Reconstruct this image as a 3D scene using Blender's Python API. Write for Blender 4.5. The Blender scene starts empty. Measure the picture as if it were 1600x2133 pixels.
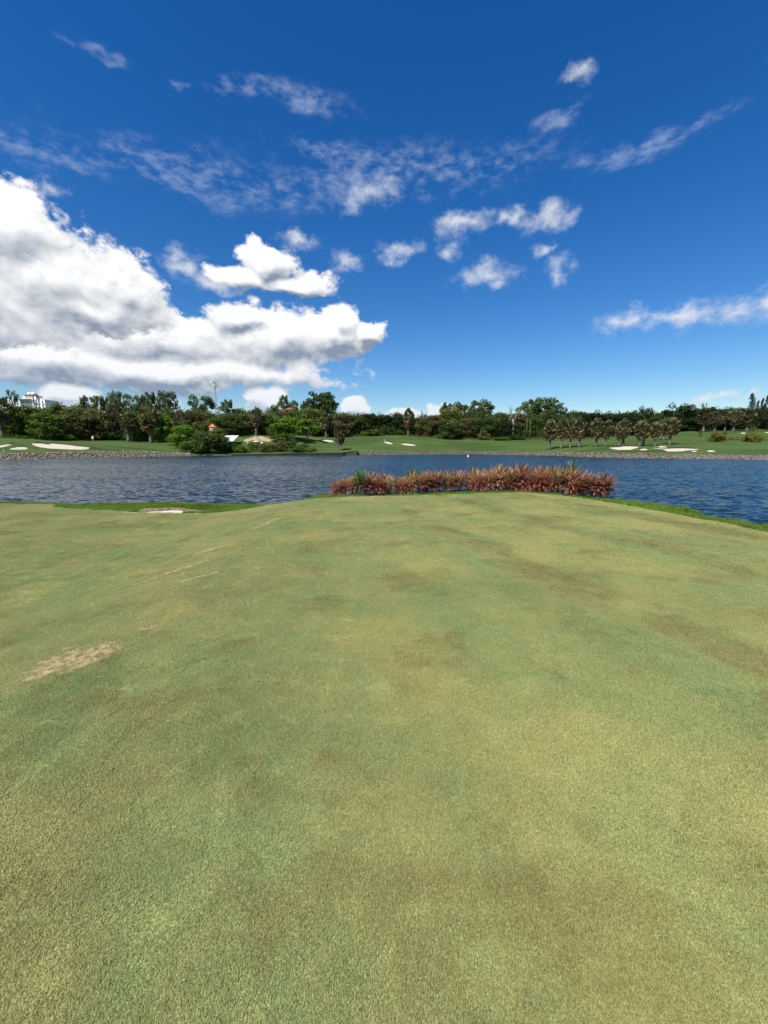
import bpy, bmesh, math, random
import numpy as np
from mathutils import Vector, Matrix, Euler

scene = bpy.context.scene
R = math.radians

# ------------------------------------------------------------------ camera
EYE = 1.6                       # metres above the tee
FPX = 850.0                     # focal length in pixels of the 1600 px wide frame
CX, CY, HORIZON = 800.0, 1066.5, 928.0
PITCH = math.atan((CY - HORIZON) / FPX)
cam_data = bpy.data.cameras.new("camera")
cam_data.sensor_fit = 'HORIZONTAL'
cam_data.sensor_width = 36.0
cam_data.lens = 36.0 * FPX / 1600.0
cam_data.clip_start = 0.05
cam_data.clip_end = 8000
cam = bpy.data.objects.new("camera", cam_data)
cam.location = (0, 0, EYE)
cam.rotation_euler = (math.pi / 2 - PITCH, 0, 0)
scene.collection.objects.link(cam)
scene.camera = cam

# ------------------------------------------------------------------ render settings
scene.view_settings.view_transform = 'Standard'
scene.view_settings.look = 'None'
scene.view_settings.gamma = 1.0
scene.view_settings.exposure = 0.62
scene.cycles.use_denoising = True
scene.cycles.max_bounces = 6
scene.cycles.diffuse_bounces = 3
scene.cycles.transparent_max_bounces = 4
scene.cycles.use_adaptive_sampling = True

SUN_EL, SUN_AZ = R(53), R(-142)      # azimuth from +Y (view direction), negative = left, so behind-left
SUN_DIR = Vector((math.sin(SUN_AZ) * math.cos(SUN_EL), math.cos(SUN_AZ) * math.cos(SUN_EL), math.sin(SUN_EL)))


# ------------------------------------------------------------------ node helper
class G:
    """tiny wrapper that builds node trees"""
    def __init__(self, tree):
        self.t = tree

    def n(self, kind, **kw):
        nd = self.t.nodes.new(kind)
        for k, v in kw.items():
            setattr(nd, k, v)
        return nd

    def put(self, sock, v):
        if v is None:
            return
        if hasattr(v, 'is_output') or isinstance(v, bpy.types.NodeSocket):
            self.t.links.new(v, sock)
        else:
            sock.default_value = v

    def math(self, op, a, b=None, c=None, clamp=False):
        nd = self.n('ShaderNodeMath', operation=op, use_clamp=clamp)
        for i, v in enumerate((a, b, c)):
            if v is not None:
                self.put(nd.inputs[i], v)
        return nd.outputs[0]

    def vec(self, op, a, b=None, scale=None):
        nd = self.n('ShaderNodeVectorMath', operation=op)
        self.put(nd.inputs[0], a)
        if b is not None:
            self.put(nd.inputs[1], b)
        if scale is not None:
            self.put(nd.inputs[3], scale)
        return nd.outputs['Value'] if op in ('LENGTH', 'DOT_PRODUCT', 'DISTANCE') else nd.outputs['Vector']

    def ramp(self, v, lo, hi, smooth=True, out0=0.0, out1=1.0):
        nd = self.n('ShaderNodeMapRange')
        nd.interpolation_type = 'SMOOTHSTEP' if smooth else 'LINEAR'
        self.put(nd.inputs['Value'], v)
        nd.inputs['From Min'].default_value = lo
        nd.inputs['From Max'].default_value = hi
        nd.inputs['To Min'].default_value = out0
        nd.inputs['To Max'].default_value = out1
        return nd.outputs[0]

    def mix(self, f, a, b, mode='MIX'):
        nd = self.n('ShaderNodeMix', data_type='RGBA', blend_type=mode)
        self.put(nd.inputs['Factor'], f)
        self.put(nd.inputs['A'], a)
        self.put(nd.inputs['B'], b)
        for o in nd.outputs:
            if o.type == 'RGBA':
                return o

    def noise(self, vec, scale, detail=4, rough=0.55, colour=False, dist=0.0, lac=2.0):
        nd = self.n('ShaderNodeTexNoise')
        if vec is not None:
            self.put(nd.inputs['Vector'], vec)
        nd.inputs['Scale'].default_value = scale
        nd.inputs['Detail'].default_value = detail
        nd.inputs['Roughness'].default_value = rough
        nd.inputs['Lacunarity'].default_value = lac
        nd.inputs['Distortion'].default_value = dist
        return nd.outputs['Color'] if colour else nd.outputs['Fac']

    def comb(self, x, y, z):
        nd = self.n('ShaderNodeCombineXYZ')
        for i, v in enumerate((x, y, z)):
            self.put(nd.inputs[i], v)
        return nd.outputs[0]

    def sep(self, v):
        nd = self.n('ShaderNodeSeparateXYZ')
        self.put(nd.inputs[0], v)
        return nd.outputs


def lin(r, g, b):
    def f(c):
        c /= 255.0
        return c / 12.92 if c <= 0.04045 else ((c + 0.055) / 1.055) ** 2.4
    return (f(r), f(g), f(b), 1.0)


# ------------------------------------------------------------------ pixel -> direction (1600 x 2133 frame)
cp, sp = math.cos(PITCH), math.sin(PITCH)


def ray(px, py):
    a, b = (px - CX) / FPX, (CY - py) / FPX
    return Vector((a, cp + b * sp, -sp + b * cp))


def azel(px, py):
    d = ray(px, py).normalized()
    return math.atan2(d.x, d.y), math.asin(d.z)


def at(px, py, Y):
    d = ray(px, py)
    return Vector((0, 0, EYE)) + d * (Y / d.y)


def z_at(py, Y, px=800):
    return at(px, py, Y).z


# ------------------------------------------------------------------ world: Nishita sky + procedural clouds
def build_world():
    w = bpy.data.worlds.new("World")
    scene.world = w
    w.use_nodes = True
    w.cycles.sampling_method = 'NONE'
    t = w.node_tree
    t.nodes.clear()
    g = G(t)
    sky = g.n('ShaderNodeTexSky', sky_type='NISHITA')
    sky.sun_disc = False
    sky.sun_elevation = SUN_EL
    sky.sun_rotation = SUN_AZ
    sky.altitude = 0
    sky.air_density = 1.2
    sky.dust_density = 0.25
    sky.ozone_density = 6.0
    hsv = g.n('ShaderNodeHueSaturation')
    hsv.inputs['Hue'].default_value = 0.507
    hsv.inputs['Saturation'].default_value = 1.31
    hsv.inputs['Value'].default_value = 1.0
    t.links.new(sky.outputs[0], hsv.inputs['Color'])
    gam = g.n('ShaderNodeGamma')
    t.links.new(hsv.outputs[0], gam.inputs[0])
    gam.inputs[1].default_value = 1.08
    bg_sky = g.n('ShaderNodeBackground')
    t.links.new(gam.outputs[0], bg_sky.inputs[0])
    bg_sky.inputs[1].default_value = 0.070

    tc = g.n('ShaderNodeTexCoord')
    d = g.vec('NORMALIZE', tc.outputs['Generated'])

    # cumulus lumps: px, py, half width, extent up, extent down.  Upper mass, then the lower deck behind it
    CUM_A = [(30, 480, 150, 100, 150), (-60, 450, 160, 80, 180), (115, 590, 205, 105, 95), (250, 615, 100, 110, 66),
             (-60, 620, 260, 130, 75), (180, 640, 190, 60, 52)]
    CUM_B = [(330, 712, 260, 80, 66), (590, 712, 165, 72, 58), (680, 704, 105, 52, 50), (706, 676, 40, 48, 36),
             (100, 740, 340, 75, 70), (330, 770, 440, 50, 48), (765, 698, 46, 26, 28), (500, 662, 76, 46, 40),
             (605, 590, 90, 26, 28), (558, 542, 70, 50, 46), (500, 572, 66, 34, 28), 
             (556, 836, 48, 34, 40), (740, 852, 32, 24, 40), (150, 826, 75, 34, 50),
             (930, 864, 44, 28, 30), (840, 870, 46, 14, 18)]
    # loose ragged scraps
    SOFT = [(385, 552, 66, 50, 44), (440, 575, 80, 40, 34), (620, 500, 60, 30, 30), (765, 404, 82, 50, 42),
            (970, 468, 88, 38, 40), (1055, 455, 48, 40, 38), (1132, 462, 74, 44, 42), (722, 552, 46, 38, 40), (830, 526, 64, 30, 28),
            (1010, 572, 78, 36, 36), (1168, 578, 42, 44, 38), (1212, 140, 44, 42, 42), (935, 512, 44, 30, 34), (345, 845, 60, 34, 30),
            (1572, 824, 36, 12, 16), (100, 392, 40, 42, 34), (1300, 664, 80, 30, 30), (1420, 660, 130, 34, 36), (1520, 648, 110, 42, 42), (1600, 632, 80, 50, 46), (1135, 525, 26, 26, 30), (1500, 822, 56, 15, 12)]
    WISP = [(450, 368, 420, 78, 80), (860, 352, 420, 95, 85), (640, 208, 170, 46, 46), (505, 190, 110, 40, 36),
            (1340, 300, 260, 40, 38), (205, 108, 80, 22, 22), (1160, 250, 90, 40, 40), (60, 300, 260, 60, 60), (380, 170, 40, 22, 22), (670, 290, 90, 36, 30)]

    def blobs(P, lst, k):
        cur = None
        for (px, py, rx, ru, rd) in lst:
            ca, ce = azel(px, py)
            ra = (azel(px + rx, py)[0] - azel(px - rx, py)[0]) / 2
            up = azel(px, py - ru)[1] - ce
            dn = ce - azel(px, py + rd)[1]
            v = g.vec('SUBTRACT', P, (ca, ce, 0))
            m = g.vec('MAXIMUM', g.vec('MULTIPLY', v, (1 / ra, 1 / up, 0)), g.vec('MULTIPLY', v, (-1 / ra, -1 / dn, 0)))
            l = g.vec('LENGTH', m)
            cur = l if cur is None else g.math('SMOOTH_MIN', cur, l, k)
        return cur

    def angles(dv):
        s = g.sep(dv)
        az = g.math('ARCTAN2', s[0], s[1])
        el = g.math('ARCSINE', s[2])
        return az, el

    def stretch(dv, f):
        return g.vec('MULTIPLY', dv, (1, 1, f))

    def cum_density(dv):
        dn = g.vec('NORMALIZE', dv)
        az, el = angles(dn)
        P = g.comb(az, el, 0.0)
        sv = stretch(dn, 1.35)
        warp = g.noise(sv, 9.0, 3.0, 0.6, colour=True)
        warp = g.vec('MULTIPLY', g.vec('SUBTRACT', warp, (0.5, 0.5, 0.5)), (0.085, 0.075, 0))
        fine = g.noise(sv, 11.0, 9.0, 0.64)
        vo = g.n('ShaderNodeTexVoronoi', feature='F1', normalize=True)
        g.put(vo.inputs['Vector'], g.vec('ADD', sv, g.vec('SCALE', g.noise(sv, 20.0, 3.0, 0.6, colour=True), scale=0.05)))
        vo.inputs['Scale'].default_value = 15.0
        vo.inputs['Detail'].default_value = 3.5
        vo.inputs['Roughness'].default_value = 0.55
        vo.inputs['Lacunarity'].default_value = 2.3
        nz = g.math('ADD', g.math('MULTIPLY', g.math('SUBTRACT', fine, 0.5), 1.7),
                    g.math('MULTIPLY', g.math('SUBTRACT', 0.42, vo.outputs['Distance']), 1.25))
        PW = g.vec('ADD', P, warp)
        bA = g.math('MAXIMUM', g.math('SUBTRACT', 1.0, blobs(PW, CUM_A, 0.25)), -1.2)
        bB = g.math('SUBTRACT', 1.0, blobs(PW, CUM_B, 0.2))
        # the rest of the sky carries scattered clouds of the same kind
        gen = g.noise(stretch(dn, 2.2), 2.3, 3.0, 0.5)
        away = g.ramp(g.math('ABSOLUTE', az), 0.95, 1.25)
        gen = g.math('MULTIPLY', g.ramp(gen, 0.52, 0.72, smooth=False, out0=-0.8, out1=0.8), away)
        bB = g.math('MAXIMUM', bB, g.math('ADD', gen, g.math('MULTIPLY', g.math('SUBTRACT', away, 1.0), 3.0)))
        bB = g.math('MAXIMUM', bB, -1.2)
        return bA, bB, nz, el, sv, PW

    bA0, bB0, n0, el, sv, PW = cum_density(d)
    # self shadowing: compare with the density a little way towards the light
    tol = Vector((-0.30, 0.0, 1.0)).normalized()
    bA1, bB1, n1, _, _, _ = cum_density(g.vec('ADD', d, tuple(tol * 0.021)))
    low = g.ramp(el, 0.0, 0.20, out0=0.45, out1=0.0)
    layers = []
    relief = g.math('MULTIPLY', g.math('SUBTRACT', n0, n1), 0.55)
    for b0, b1 in ((bB0, bB1), (bA0, bA1)):
        D0 = g.math('ADD', b0, n0)
        al = g.ramp(D0, 0.03, 0.34)
        lit = g.math('MULTIPLY_ADD', g.math('SUBTRACT', b0, b1), 1.7, 0.72)
        lit = g.math('ADD', lit, relief)
        lit = g.math('SUBTRACT', lit, g.ramp(g.math('ADD', b1, n1), 0.1, 1.3, out0=0.0, out1=0.10))
        lit = g.ramp(lit, -0.05, 1.0, smooth=False)
        cc = g.mix(lit, lin(138, 152, 171), lin(255, 255, 255))
        # low clouds take on some of the blue air in front of them
        layers.append((al, g.mix(low, cc, lin(158, 190, 224))))
    # scraps: thin, soft edged
    sw = g.vec('MULTIPLY', g.vec('SUBTRACT', g.noise(sv, 24.0, 4.0, 0.65, colour=True), (0.5, 0.5, 0.5)), (0.06, 0.05, 0))
    Ls = g.math('SUBTRACT', 1.0, blobs(g.vec('ADD', PW, sw), SOFT, 0.2))
    sfine = g.noise(sv, 26.0, 7.0, 0.62)
    Ds = g.math('MULTIPLY_ADD', g.math('SUBTRACT', sfine, 0.5), 1.7, Ls)
    sa = g.math('MULTIPLY', g.ramp(Ds, 0.0, 1.25), 0.82)

    # high broken sheet of small cloudlets
    az, el2 = angles(d)
    P = g.comb(az, el2, 0.0)
    wv = stretch(d, 2.2)
    warp2 = g.vec('MULTIPLY', g.vec('SUBTRACT', g.noise(wv, 6.0, 3.0, 0.6, colour=True), (0.5, 0.5, 0.5)), (0.20, 0.10, 0))
    Lw = blobs(g.vec('ADD', P, warp2), WISP, 0.2)
    mask = g.ramp(g.math('SUBTRACT', 1.0, Lw), -0.05, 0.75)
    gen2 = g.math('MULTIPLY', g.ramp(g.noise(wv, 1.7, 2.0, 0.5), 0.55, 0.7), g.ramp(g.math('ABSOLUTE', az), 0.9, 1.2))
    mask = g.math('MAXIMUM', mask, gen2)
    small = g.noise(wv, 42.0, 5.0, 0.6)
    mid = g.noise(wv, 11.0, 3.0, 0.55)
    tex = g.math('ADD', g.math('MULTIPLY', small, 0.75), g.math('MULTIPLY', mid, 0.65))
    wa = g.ramp(g.math('MULTIPLY_ADD', mask, 0.14, tex), 0.68, 1.08)
    wa = g.math('MULTIPLY', g.math('MULTIPLY', wa, mask), 0.38)

    bg_w = g.n('ShaderNodeBackground')
    bg_w.inputs[0].default_value = lin(205, 219, 242)
    CS = 0.66
    bg_w.inputs[1].default_value = CS
    m1 = g.n('ShaderNodeMixShader')
    g.put(m1.inputs[0], wa)
    t.links.new(bg_sky.outputs[0], m1.inputs[1])
    t.links.new(bg_w.outputs[0], m1.inputs[2])
    bg_s = g.n('ShaderNodeBackground')
    g.put(bg_s.inputs[0], g.mix(g.ramp(Ds, 0.0, 1.3), lin(200, 212, 230), lin(236, 239, 243)))
    bg_s.inputs[1].default_value = CS
    ms = g.n('ShaderNodeMixShader')
    g.put(ms.inputs[0], sa)
    t.links.new(m1.outputs[0], ms.inputs[1])
    t.links.new(bg_s.outputs[0], ms.inputs[2])
    m1 = ms
    cur = m1.outputs[0]
    for al, col in layers:
        bg_c = g.n('ShaderNodeBackground')
        t.links.new(col, bg_c.inputs[0])
        bg_c.inputs[1].default_value = CS
        m2 = g.n('ShaderNodeMixShader')
        g.put(m2.inputs[0], g.math('MULTIPLY', al, 0.98))
        t.links.new(cur, m2.inputs[1])
        t.links.new(bg_c.outputs[0], m2.inputs[2])
        cur = m2.outputs[0]
    out = g.n('ShaderNodeOutputWorld')
    t.links.new(cur, out.inputs['Surface'])


build_world()

sun_data = bpy.data.lights.new("sun", 'SUN')
sun_data.energy = 4.3
sun_data.angle = R(0.53)
sun_data.color = (1.0, 0.95, 0.87)
sun = bpy.data.objects.new("sun", sun_data)
sun.rotation_euler = SUN_DIR.to_track_quat('Z', 'Y').to_euler()
sun.location = (0, 0, 60)
scene.collection.objects.link(sun)

# ------------------------------------------------------------------ small helpers
rng = np.random.default_rng(7)
random.seed(7)
COL = scene.collection


def tag(o, label=None, cat=None, group=None, kind=None):
    if label: o["label"] = label
    if cat: o["category"] = cat
    if group: o["group"] = group
    if kind: o["kind"] = kind
    return o


def mesh(name, verts, faces, mats=(), smooth=False, cols=None, mat_idx=None):
    m = bpy.data.meshes.new(name)
    if isinstance(verts, np.ndarray):
        verts = verts.reshape(-1, 3)
        fa = faces if isinstance(faces, np.ndarray) else None
        if fa is not None:
            nf, k = fa.shape
            m.vertices.add(len(verts))
            m.vertices.foreach_set('co', verts.astype(np.float32).ravel())
            m.loops.add(nf * k)
            m.loops.foreach_set('vertex_index', fa.astype(np.int32).ravel())
            m.polygons.add(nf)
            m.polygons.foreach_set('loop_start', np.arange(0, nf * k, k, dtype=np.int32))
            m.update(calc_edges=True)
        else:
            m.from_pydata(verts.tolist(), [], faces)
    else:
        m.from_pydata(verts, [], faces)
    for mt in mats:
        m.materials.append(mt)
    if mat_idx is not None:
        m.polygons.foreach_set('material_index', np.asarray(mat_idx, dtype=np.int32))
    if cols is not None:          # per vertex value 0..1, pigment variation
        a = m.attributes.new('tint', 'FLOAT', 'POINT')
        a.data.foreach_set('value', np.asarray(cols, dtype=np.float32))
    if smooth:
        m.polygons.foreach_set('use_smooth', np.ones(len(m.polygons), dtype=bool))
    m.update()
    return m


def link(name, data, parent=None, loc=None):
    o = bpy.data.objects.new(name, data)
    COL.objects.link(o)
    if parent is not None:
        o.parent = parent
    if loc is not None:
        o.location = loc
    return o


class MB:
    """collects verts and faces"""
    def __init__(self):
        self.v, self.f, self.c = [], [], []

    def add(self, vs, fs, c=0.5):
        b = len(self.v)
        self.v += [tuple(x) for x in vs]
        self.f += [tuple(b + i for i in q) for q in fs]
        self.c += [c] * len(vs)

    def box(self, x0, x1, y0, y1, z0, z1):
        vs = [(x, y, z) for z in (z0, z1) for y in (y0, y1) for x in (x0, x1)]
        self.add(vs, [(0, 2, 3, 1), (4, 5, 7, 6), (0, 1, 5, 4), (2, 6, 7, 3), (0, 4, 6, 2), (1, 3, 7, 5)])

    def tube(self, pts, rad, n=7, cap=True, c=0.5):
        pts = [Vector(p) for p in pts]
        rings = []
        for i, p in enumerate(pts):
            a = pts[max(0, i - 1)]
            b = pts[min(len(pts) - 1, i + 1)]
            d = (b - a).normalized()
            u = d.orthogonal().normalized()
            if abs(d.z) > 0.5:
                u = (Vector((1, 0, 0)) - d * d.x).normalized()
            w = d.cross(u)
            rings.append([p + (u * math.cos(2 * math.pi * k / n) + w * math.sin(2 * math.pi * k / n)) * rad[i] for k in range(n)])
        vs = [q for r in rings for q in r]
        fs = []
        for i in range(len(pts) - 1):
            for k in range(n):
                k2 = (k + 1) % n
                fs.append((i * n + k, i * n + k2, (i + 1) * n + k2, (i + 1) * n + k))
        if cap:
            fs.append(tuple(range(n))[::-1])
            fs.append(tuple((len(pts) - 1) * n + k for k in range(n)))
        self.add(vs, fs, c)

    def mesh(self, name, mats, smooth=False, cols=False):
        return mesh(name, self.v, self.f, mats, smooth, self.c if cols else None)


# numpy value noise
_perm = rng.random((256, 256))


def vnoise(x, y):
    xi, yi = np.floor(x).astype(int), np.floor(y).astype(int)
    fx, fy = x - xi, y - yi
    fx, fy = fx * fx * (3 - 2 * fx), fy * fy * (3 - 2 * fy)
    a = _perm[xi & 255, yi & 255]; b = _perm[(xi + 1) & 255, yi & 255]
    c = _perm[xi & 255, (yi + 1) & 255]; d = _perm[(xi + 1) & 255, (yi + 1) & 255]
    return (a * (1 - fx) + b * fx) * (1 - fy) + (c * (1 - fx) + d * fx) * fy


def fbm(x, y, o=4):
    s, a = 0, 0.5
    for i in range(o):
        s = s + a * (vnoise(x + 17.3 * i, y + 9.1 * i) - 0.5)
        x, y, a = x * 2.03, y * 2.03, a * 0.5
    return s


def sstep(a, b, x):
    t = np.clip((x - a) / (b - a), 0, 1)
    return t * t * (3 - 2 * t)


# ------------------------------------------------------------------ materials
def new_mat(name):
    m = bpy.data.materials.new(name)
    m.use_nodes = True
    t = m.node_tree
    t.nodes.clear()
    out = t.nodes.new('ShaderNodeOutputMaterial')
    return m, G(t), out


def simple_mat(name, col, rough=0.8, noise_scale=None, noise_amt=0.3, bump=0.0, spec=0.3, metal=0.0):
    m, g, out = new_mat(name)
    b = g.n('ShaderNodeBsdfPrincipled')
    b.inputs['Roughness'].default_value = rough
    b.inputs['Specular IOR Level'].default_value = spec
    b.inputs['Metallic'].default_value = metal
    if noise_scale:
        tc = g.n('ShaderNodeNewGeometry')
        nz = g.noise(tc.outputs['Position'], noise_scale, 5, 0.6)
        dark = tuple(c * (1 - noise_amt) for c in col[:3]) + (1,)
        lite = tuple(min(1, c * (1 + noise_amt)) for c in col[:3]) + (1,)
        g.put(b.inputs['Base Color'], g.mix(g.ramp(nz, 0.3, 0.7), dark, lite))
        if bump:
            bp = g.n('ShaderNodeBump')
            bp.inputs['Strength'].default_value = bump
            g.put(bp.inputs['Height'], nz)
            g.put(b.inputs['Normal'], bp.outputs[0])
    else:
        b.inputs['Base Color'].default_value = col
    m.node_tree.links.new(b.outputs[0], out.inputs[0])
    return m


# turf colour as a function of the place, shared by the ground and the blades on it
def turf_group():
    t = bpy.data.node_groups.new('turf_colour', 'ShaderNodeTree')
    t.interface.new_socket('Color', in_out='OUTPUT', socket_type='NodeSocketColor')
    t.interface.new_socket('Dry', in_out='OUTPUT', socket_type='NodeSocketFloat')
    g = G(t)
    geo = g.n('ShaderNodeNewGeometry')
    s = g.sep(geo.outputs['Position'])
    x, y = s[0], s[1]
    P = g.comb(x, y, 0.0)
    green, yellow, brown, deep = (0.290, 0.355, 0.132, 1), (0.425, 0.405, 0.155, 1), (0.225, 0.190, 0.062, 1), (0.195, 0.265, 0.095, 1)
    n1 = g.noise(P, 0.55, 4, 0.6)
    n2 = g.noise(g.vec('ADD', P, (31, 7, 0)), 1.05, 8, 0.68)
    n3 = g.noise(g.vec('ADD', P, (-11, 53, 0)), 0.5, 7, 0.66)
    n4 = g.noise(g.vec('ADD', P, (71, 23, 0)), 7.0, 4, 0.65)
    n5 = g.noise(g.vec('ADD', P, (5, 3, 0)), 60.0, 3, 0.7)
    c = g.mix(g.ramp(n1, 0.40, 0.62), green, yellow)
    c = g.mix(g.math('MULTIPLY', g.ramp(n3, 0.47, 0.62), 0.55), c, deep)
    c = g.mix(g.math('MULTIPLY', g.ramp(n2, 0.50, 0.64), 0.50), c, brown)
    # worn mowing lanes
    u = g.math('MULTIPLY_ADD', y, 0.36, x)
    u = g.math('ADD', u, g.math('MULTIPLY', g.math('SUBTRACT', n1, 0.5), 1.3))
    lane = g.math('SINE', g.math('MULTIPLY_ADD', u, 2 * math.pi / 2.75, -2 * math.pi * 3.82 / 2.75 + math.pi / 2))
    lane = g.math('MULTIPLY', g.ramp(lane, 0.45, 1.0), g.ramp(n2, 0.36, 0.60))
    lane = g.math('MULTIPLY', lane, g.ramp(x, -0.2, 1.4))
    c = g.mix(g.math('MULTIPLY', lane, 0.72), c, brown)
    # mower stripes, hardly visible
    st = g.math('SINE', g.math('MULTIPLY', u, 2 * math.pi / 1.1))
    c = g.mix(g.math('MULTIPLY', g.ramp(st, -0.4, 0.4), 0.20), c, yellow)
    # mottling
    c = g.mix(g.math('MULTIPLY', g.ramp(n4, 0.42, 0.7), 0.35), c, yellow)
    c = g.mix(g.math('MULTIPLY', g.ramp(n5, 0.55, 0.8), 0.35), c, (0.34, 0.32, 0.14, 1))
    # scalped straw coloured patches (x, y, half length, half width, angle)
    dry = None
    for (px, py, a, b, ang) in SCALPS:
        v = g.vec('SUBTRACT', P, (px, py, 0))
        ca, sa = math.cos(ang), math.sin(ang)
        v = g.comb(g.math('MULTIPLY', g.vec('DOT_PRODUCT', v, (ca, sa, 0)), 1 / a),
                   g.math('MULTIPLY', g.vec('DOT_PRODUCT', v, (-sa, ca, 0)), 1 / b), 0.0)
        l = g.math('SUBTRACT', 1.0, g.vec('LENGTH', v))
        dry = l if dry is None else g.math('MAXIMUM', dry, l)
    ca, sa = math.cos(SCALPS[0][4]), math.sin(SCALPS[0][4])
    rp = g.comb(g.math('MULTIPLY', g.vec('DOT_PRODUCT', P, (ca, sa, 0)), 0.45), g.vec('DOT_PRODUCT', P, (-sa, ca, 0)), 0.0)
    rag = g.noise(g.vec('ADD', rp, (2, 9, 0)), 6.5, 7, 0.70)
    dry = g.math('MULTIPLY_ADD', g.math('SUBTRACT', rag, 0.5), 3.4, dry)
    halo = g.math('MULTIPLY', g.ramp(dry, -0.35, 0.35), 0.35)
    c = g.mix(halo, c, brown)
    dmask = g.ramp(dry, -0.05, 0.25)
    straw = g.mix(g.ramp(g.noise(P, 16.0, 4, 0.7), 0.38, 0.6), (0.36, 0.29, 0.13, 1), (0.66, 0.58, 0.33, 1))
    c = g.mix(dmask, c, straw)
    o = g.n('NodeGroupOutput')
    t.links.new(c, o.inputs[0])
    t.links.new(dmask, o.inputs[1])
    return t


def near_pt(px, py, z):
    d = ray(px, py)
    k = (z - EYE) / d.z
    return d.x * k, d.y * k


SCALPS = []
# two ends of each worn patch in the frame, and its half width in metres
for (p0, p1, z, b) in [((48, 1402), (236, 1342), -0.06, 0.27), ((298, 1198), (436, 1166), -0.12, 0.07), ((402, 1146), (468, 1133), -0.12, 0.07),
                       ((368, 1214), (462, 1199), -0.10, 0.035), ((290, 1314), (330, 1306), -0.05, 0.05), ((520, 1100), (585, 1080), -0.1, 0.08)]:
    xa, ya = near_pt(*p0, z)
    xb, yb = near_pt(*p1, z)
    SCALPS.append(((xa + xb) / 2, (ya + yb) / 2, math.hypot(xb - xa, yb - ya) / 2 * 1.1, b, math.atan2(yb - ya, xb - xa)))
TURF = turf_group()


def turf_mat(name, blade):
    m, g, out = new_mat(name)
    gr = g.n('ShaderNodeGroup')
    gr.node_tree = TURF
    col = gr.outputs[0]
    if blade:
        oi = g.n('ShaderNodeAttribute', attribute_name='tint')
        v = g.ramp(oi.outputs['Fac'], 0, 1, False, 0.72, 1.40)
        cc = g.n('ShaderNodeVectorMath', operation='SCALE')
        g.put(cc.inputs[0], col)
        g.put(cc.inputs[3], v)
        pale = g.ramp(oi.outputs['Fac'], 0.88, 1.0, False, 0.0, 0.8)
        col = g.mix(pale, cc.outputs[0], (0.42, 0.40, 0.20, 1))
        d = g.n('ShaderNodeBsdfPrincipled')
        d.inputs['Roughness'].default_value = 0.55
        d.inputs['Specular IOR Level'].default_value = 0.25
        g.put(d.inputs['Base Color'], col)
        tr = g.n('ShaderNodeBsdfTranslucent')
        g.put(tr.inputs[0], col)
        mx = g.n('ShaderNodeMixShader')
        mx.inputs[0].default_value = 0.3
        m.node_tree.links.new(d.outputs[0], mx.inputs[1])
        m.node_tree.links.new(tr.outputs[0], mx.inputs[2])
        m.node_tree.links.new(mx.outputs[0], out.inputs[0])
    else:
        d = g.n('ShaderNodeBsdfPrincipled')
        d.inputs['Roughness'].default_value = 0.95
        d.inputs['Specular IOR Level'].default_value = 0.1
        geo = g.n('ShaderNodeNewGeometry')
        fine = g.noise(geo.outputs['Position'], 140.0, 2, 0.6)
        g.put(d.inputs['Base Color'], g.mix(g.ramp(fine, 0.3, 0.7), g.mix(0.5, col, (0.09, 0.085, 0.03, 1)), col))
        bp = g.n('ShaderNodeBump')
        bp.inputs['Strength'].default_value = 0.5
        bp.inputs['Distance'].default_value = 0.01
        g.put(bp.inputs['Height'], fine)
        g.put(d.inputs['Normal'], bp.outputs[0])
        m.node_tree.links.new(d.outputs[0], out.inputs[0])
    return m


def leaf_mat(name, dark, light, trans=0.32, scale=0.35, alt=None, rough=0.6):
    """foliage: pigment varies leaf by leaf (tint), clump by clump and tree by tree"""
    m, g, out = new_mat(name)
    geo = g.n('ShaderNodeNewGeometry')
    oi = g.n('ShaderNodeObjectInfo')
    at_ = g.n('ShaderNodeAttribute', attribute_name='tint')
    nz = g.noise(geo.outputs['Position'], scale, 3, 0.6)
    f = g.math('ADD', g.math('MULTIPLY', at_.outputs['Fac'], 0.55), g.math('MULTIPLY', g.ramp(nz, 0.3, 0.7), 0.45))
    col = g.mix(f, dark + (1,), light + (1,))
    if alt:
        col = g.mix(g.math('MULTIPLY', g.ramp(at_.outputs['Fac'], 0.80, 0.97), 0.8), col, alt + (1,))
    hs = g.n('ShaderNodeHueSaturation')
    g.put(hs.inputs['Hue'], g.ramp(oi.outputs['Random'], 0, 1, False, 0.488, 0.512))
    g.put(hs.inputs['Value'], g.ramp(oi.outputs['Random'], 0, 1, False, 0.82, 1.2))
    g.put(hs.inputs['Color'], col)
    d = g.n('ShaderNodeBsdfPrincipled')
    d.inputs['Roughness'].default_value = rough
    d.inputs['Specular IOR Level'].default_value = 0.08
    g.put(d.inputs['Base Color'], hs.outputs[0])
    tr = g.n('ShaderNodeBsdfTranslucent')
    g.put(tr.inputs[0], hs.outputs[0])
    mx = g.n('ShaderNodeMixShader')
    mx.inputs[0].default_value = trans
    m.node_tree.links.new(d.outputs[0], mx.inputs[1])
    m.node_tree.links.new(tr.outputs[0], mx.inputs[2])
    m.node_tree.links.new(mx.outputs[0], out.inputs[0])
    return m


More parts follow.
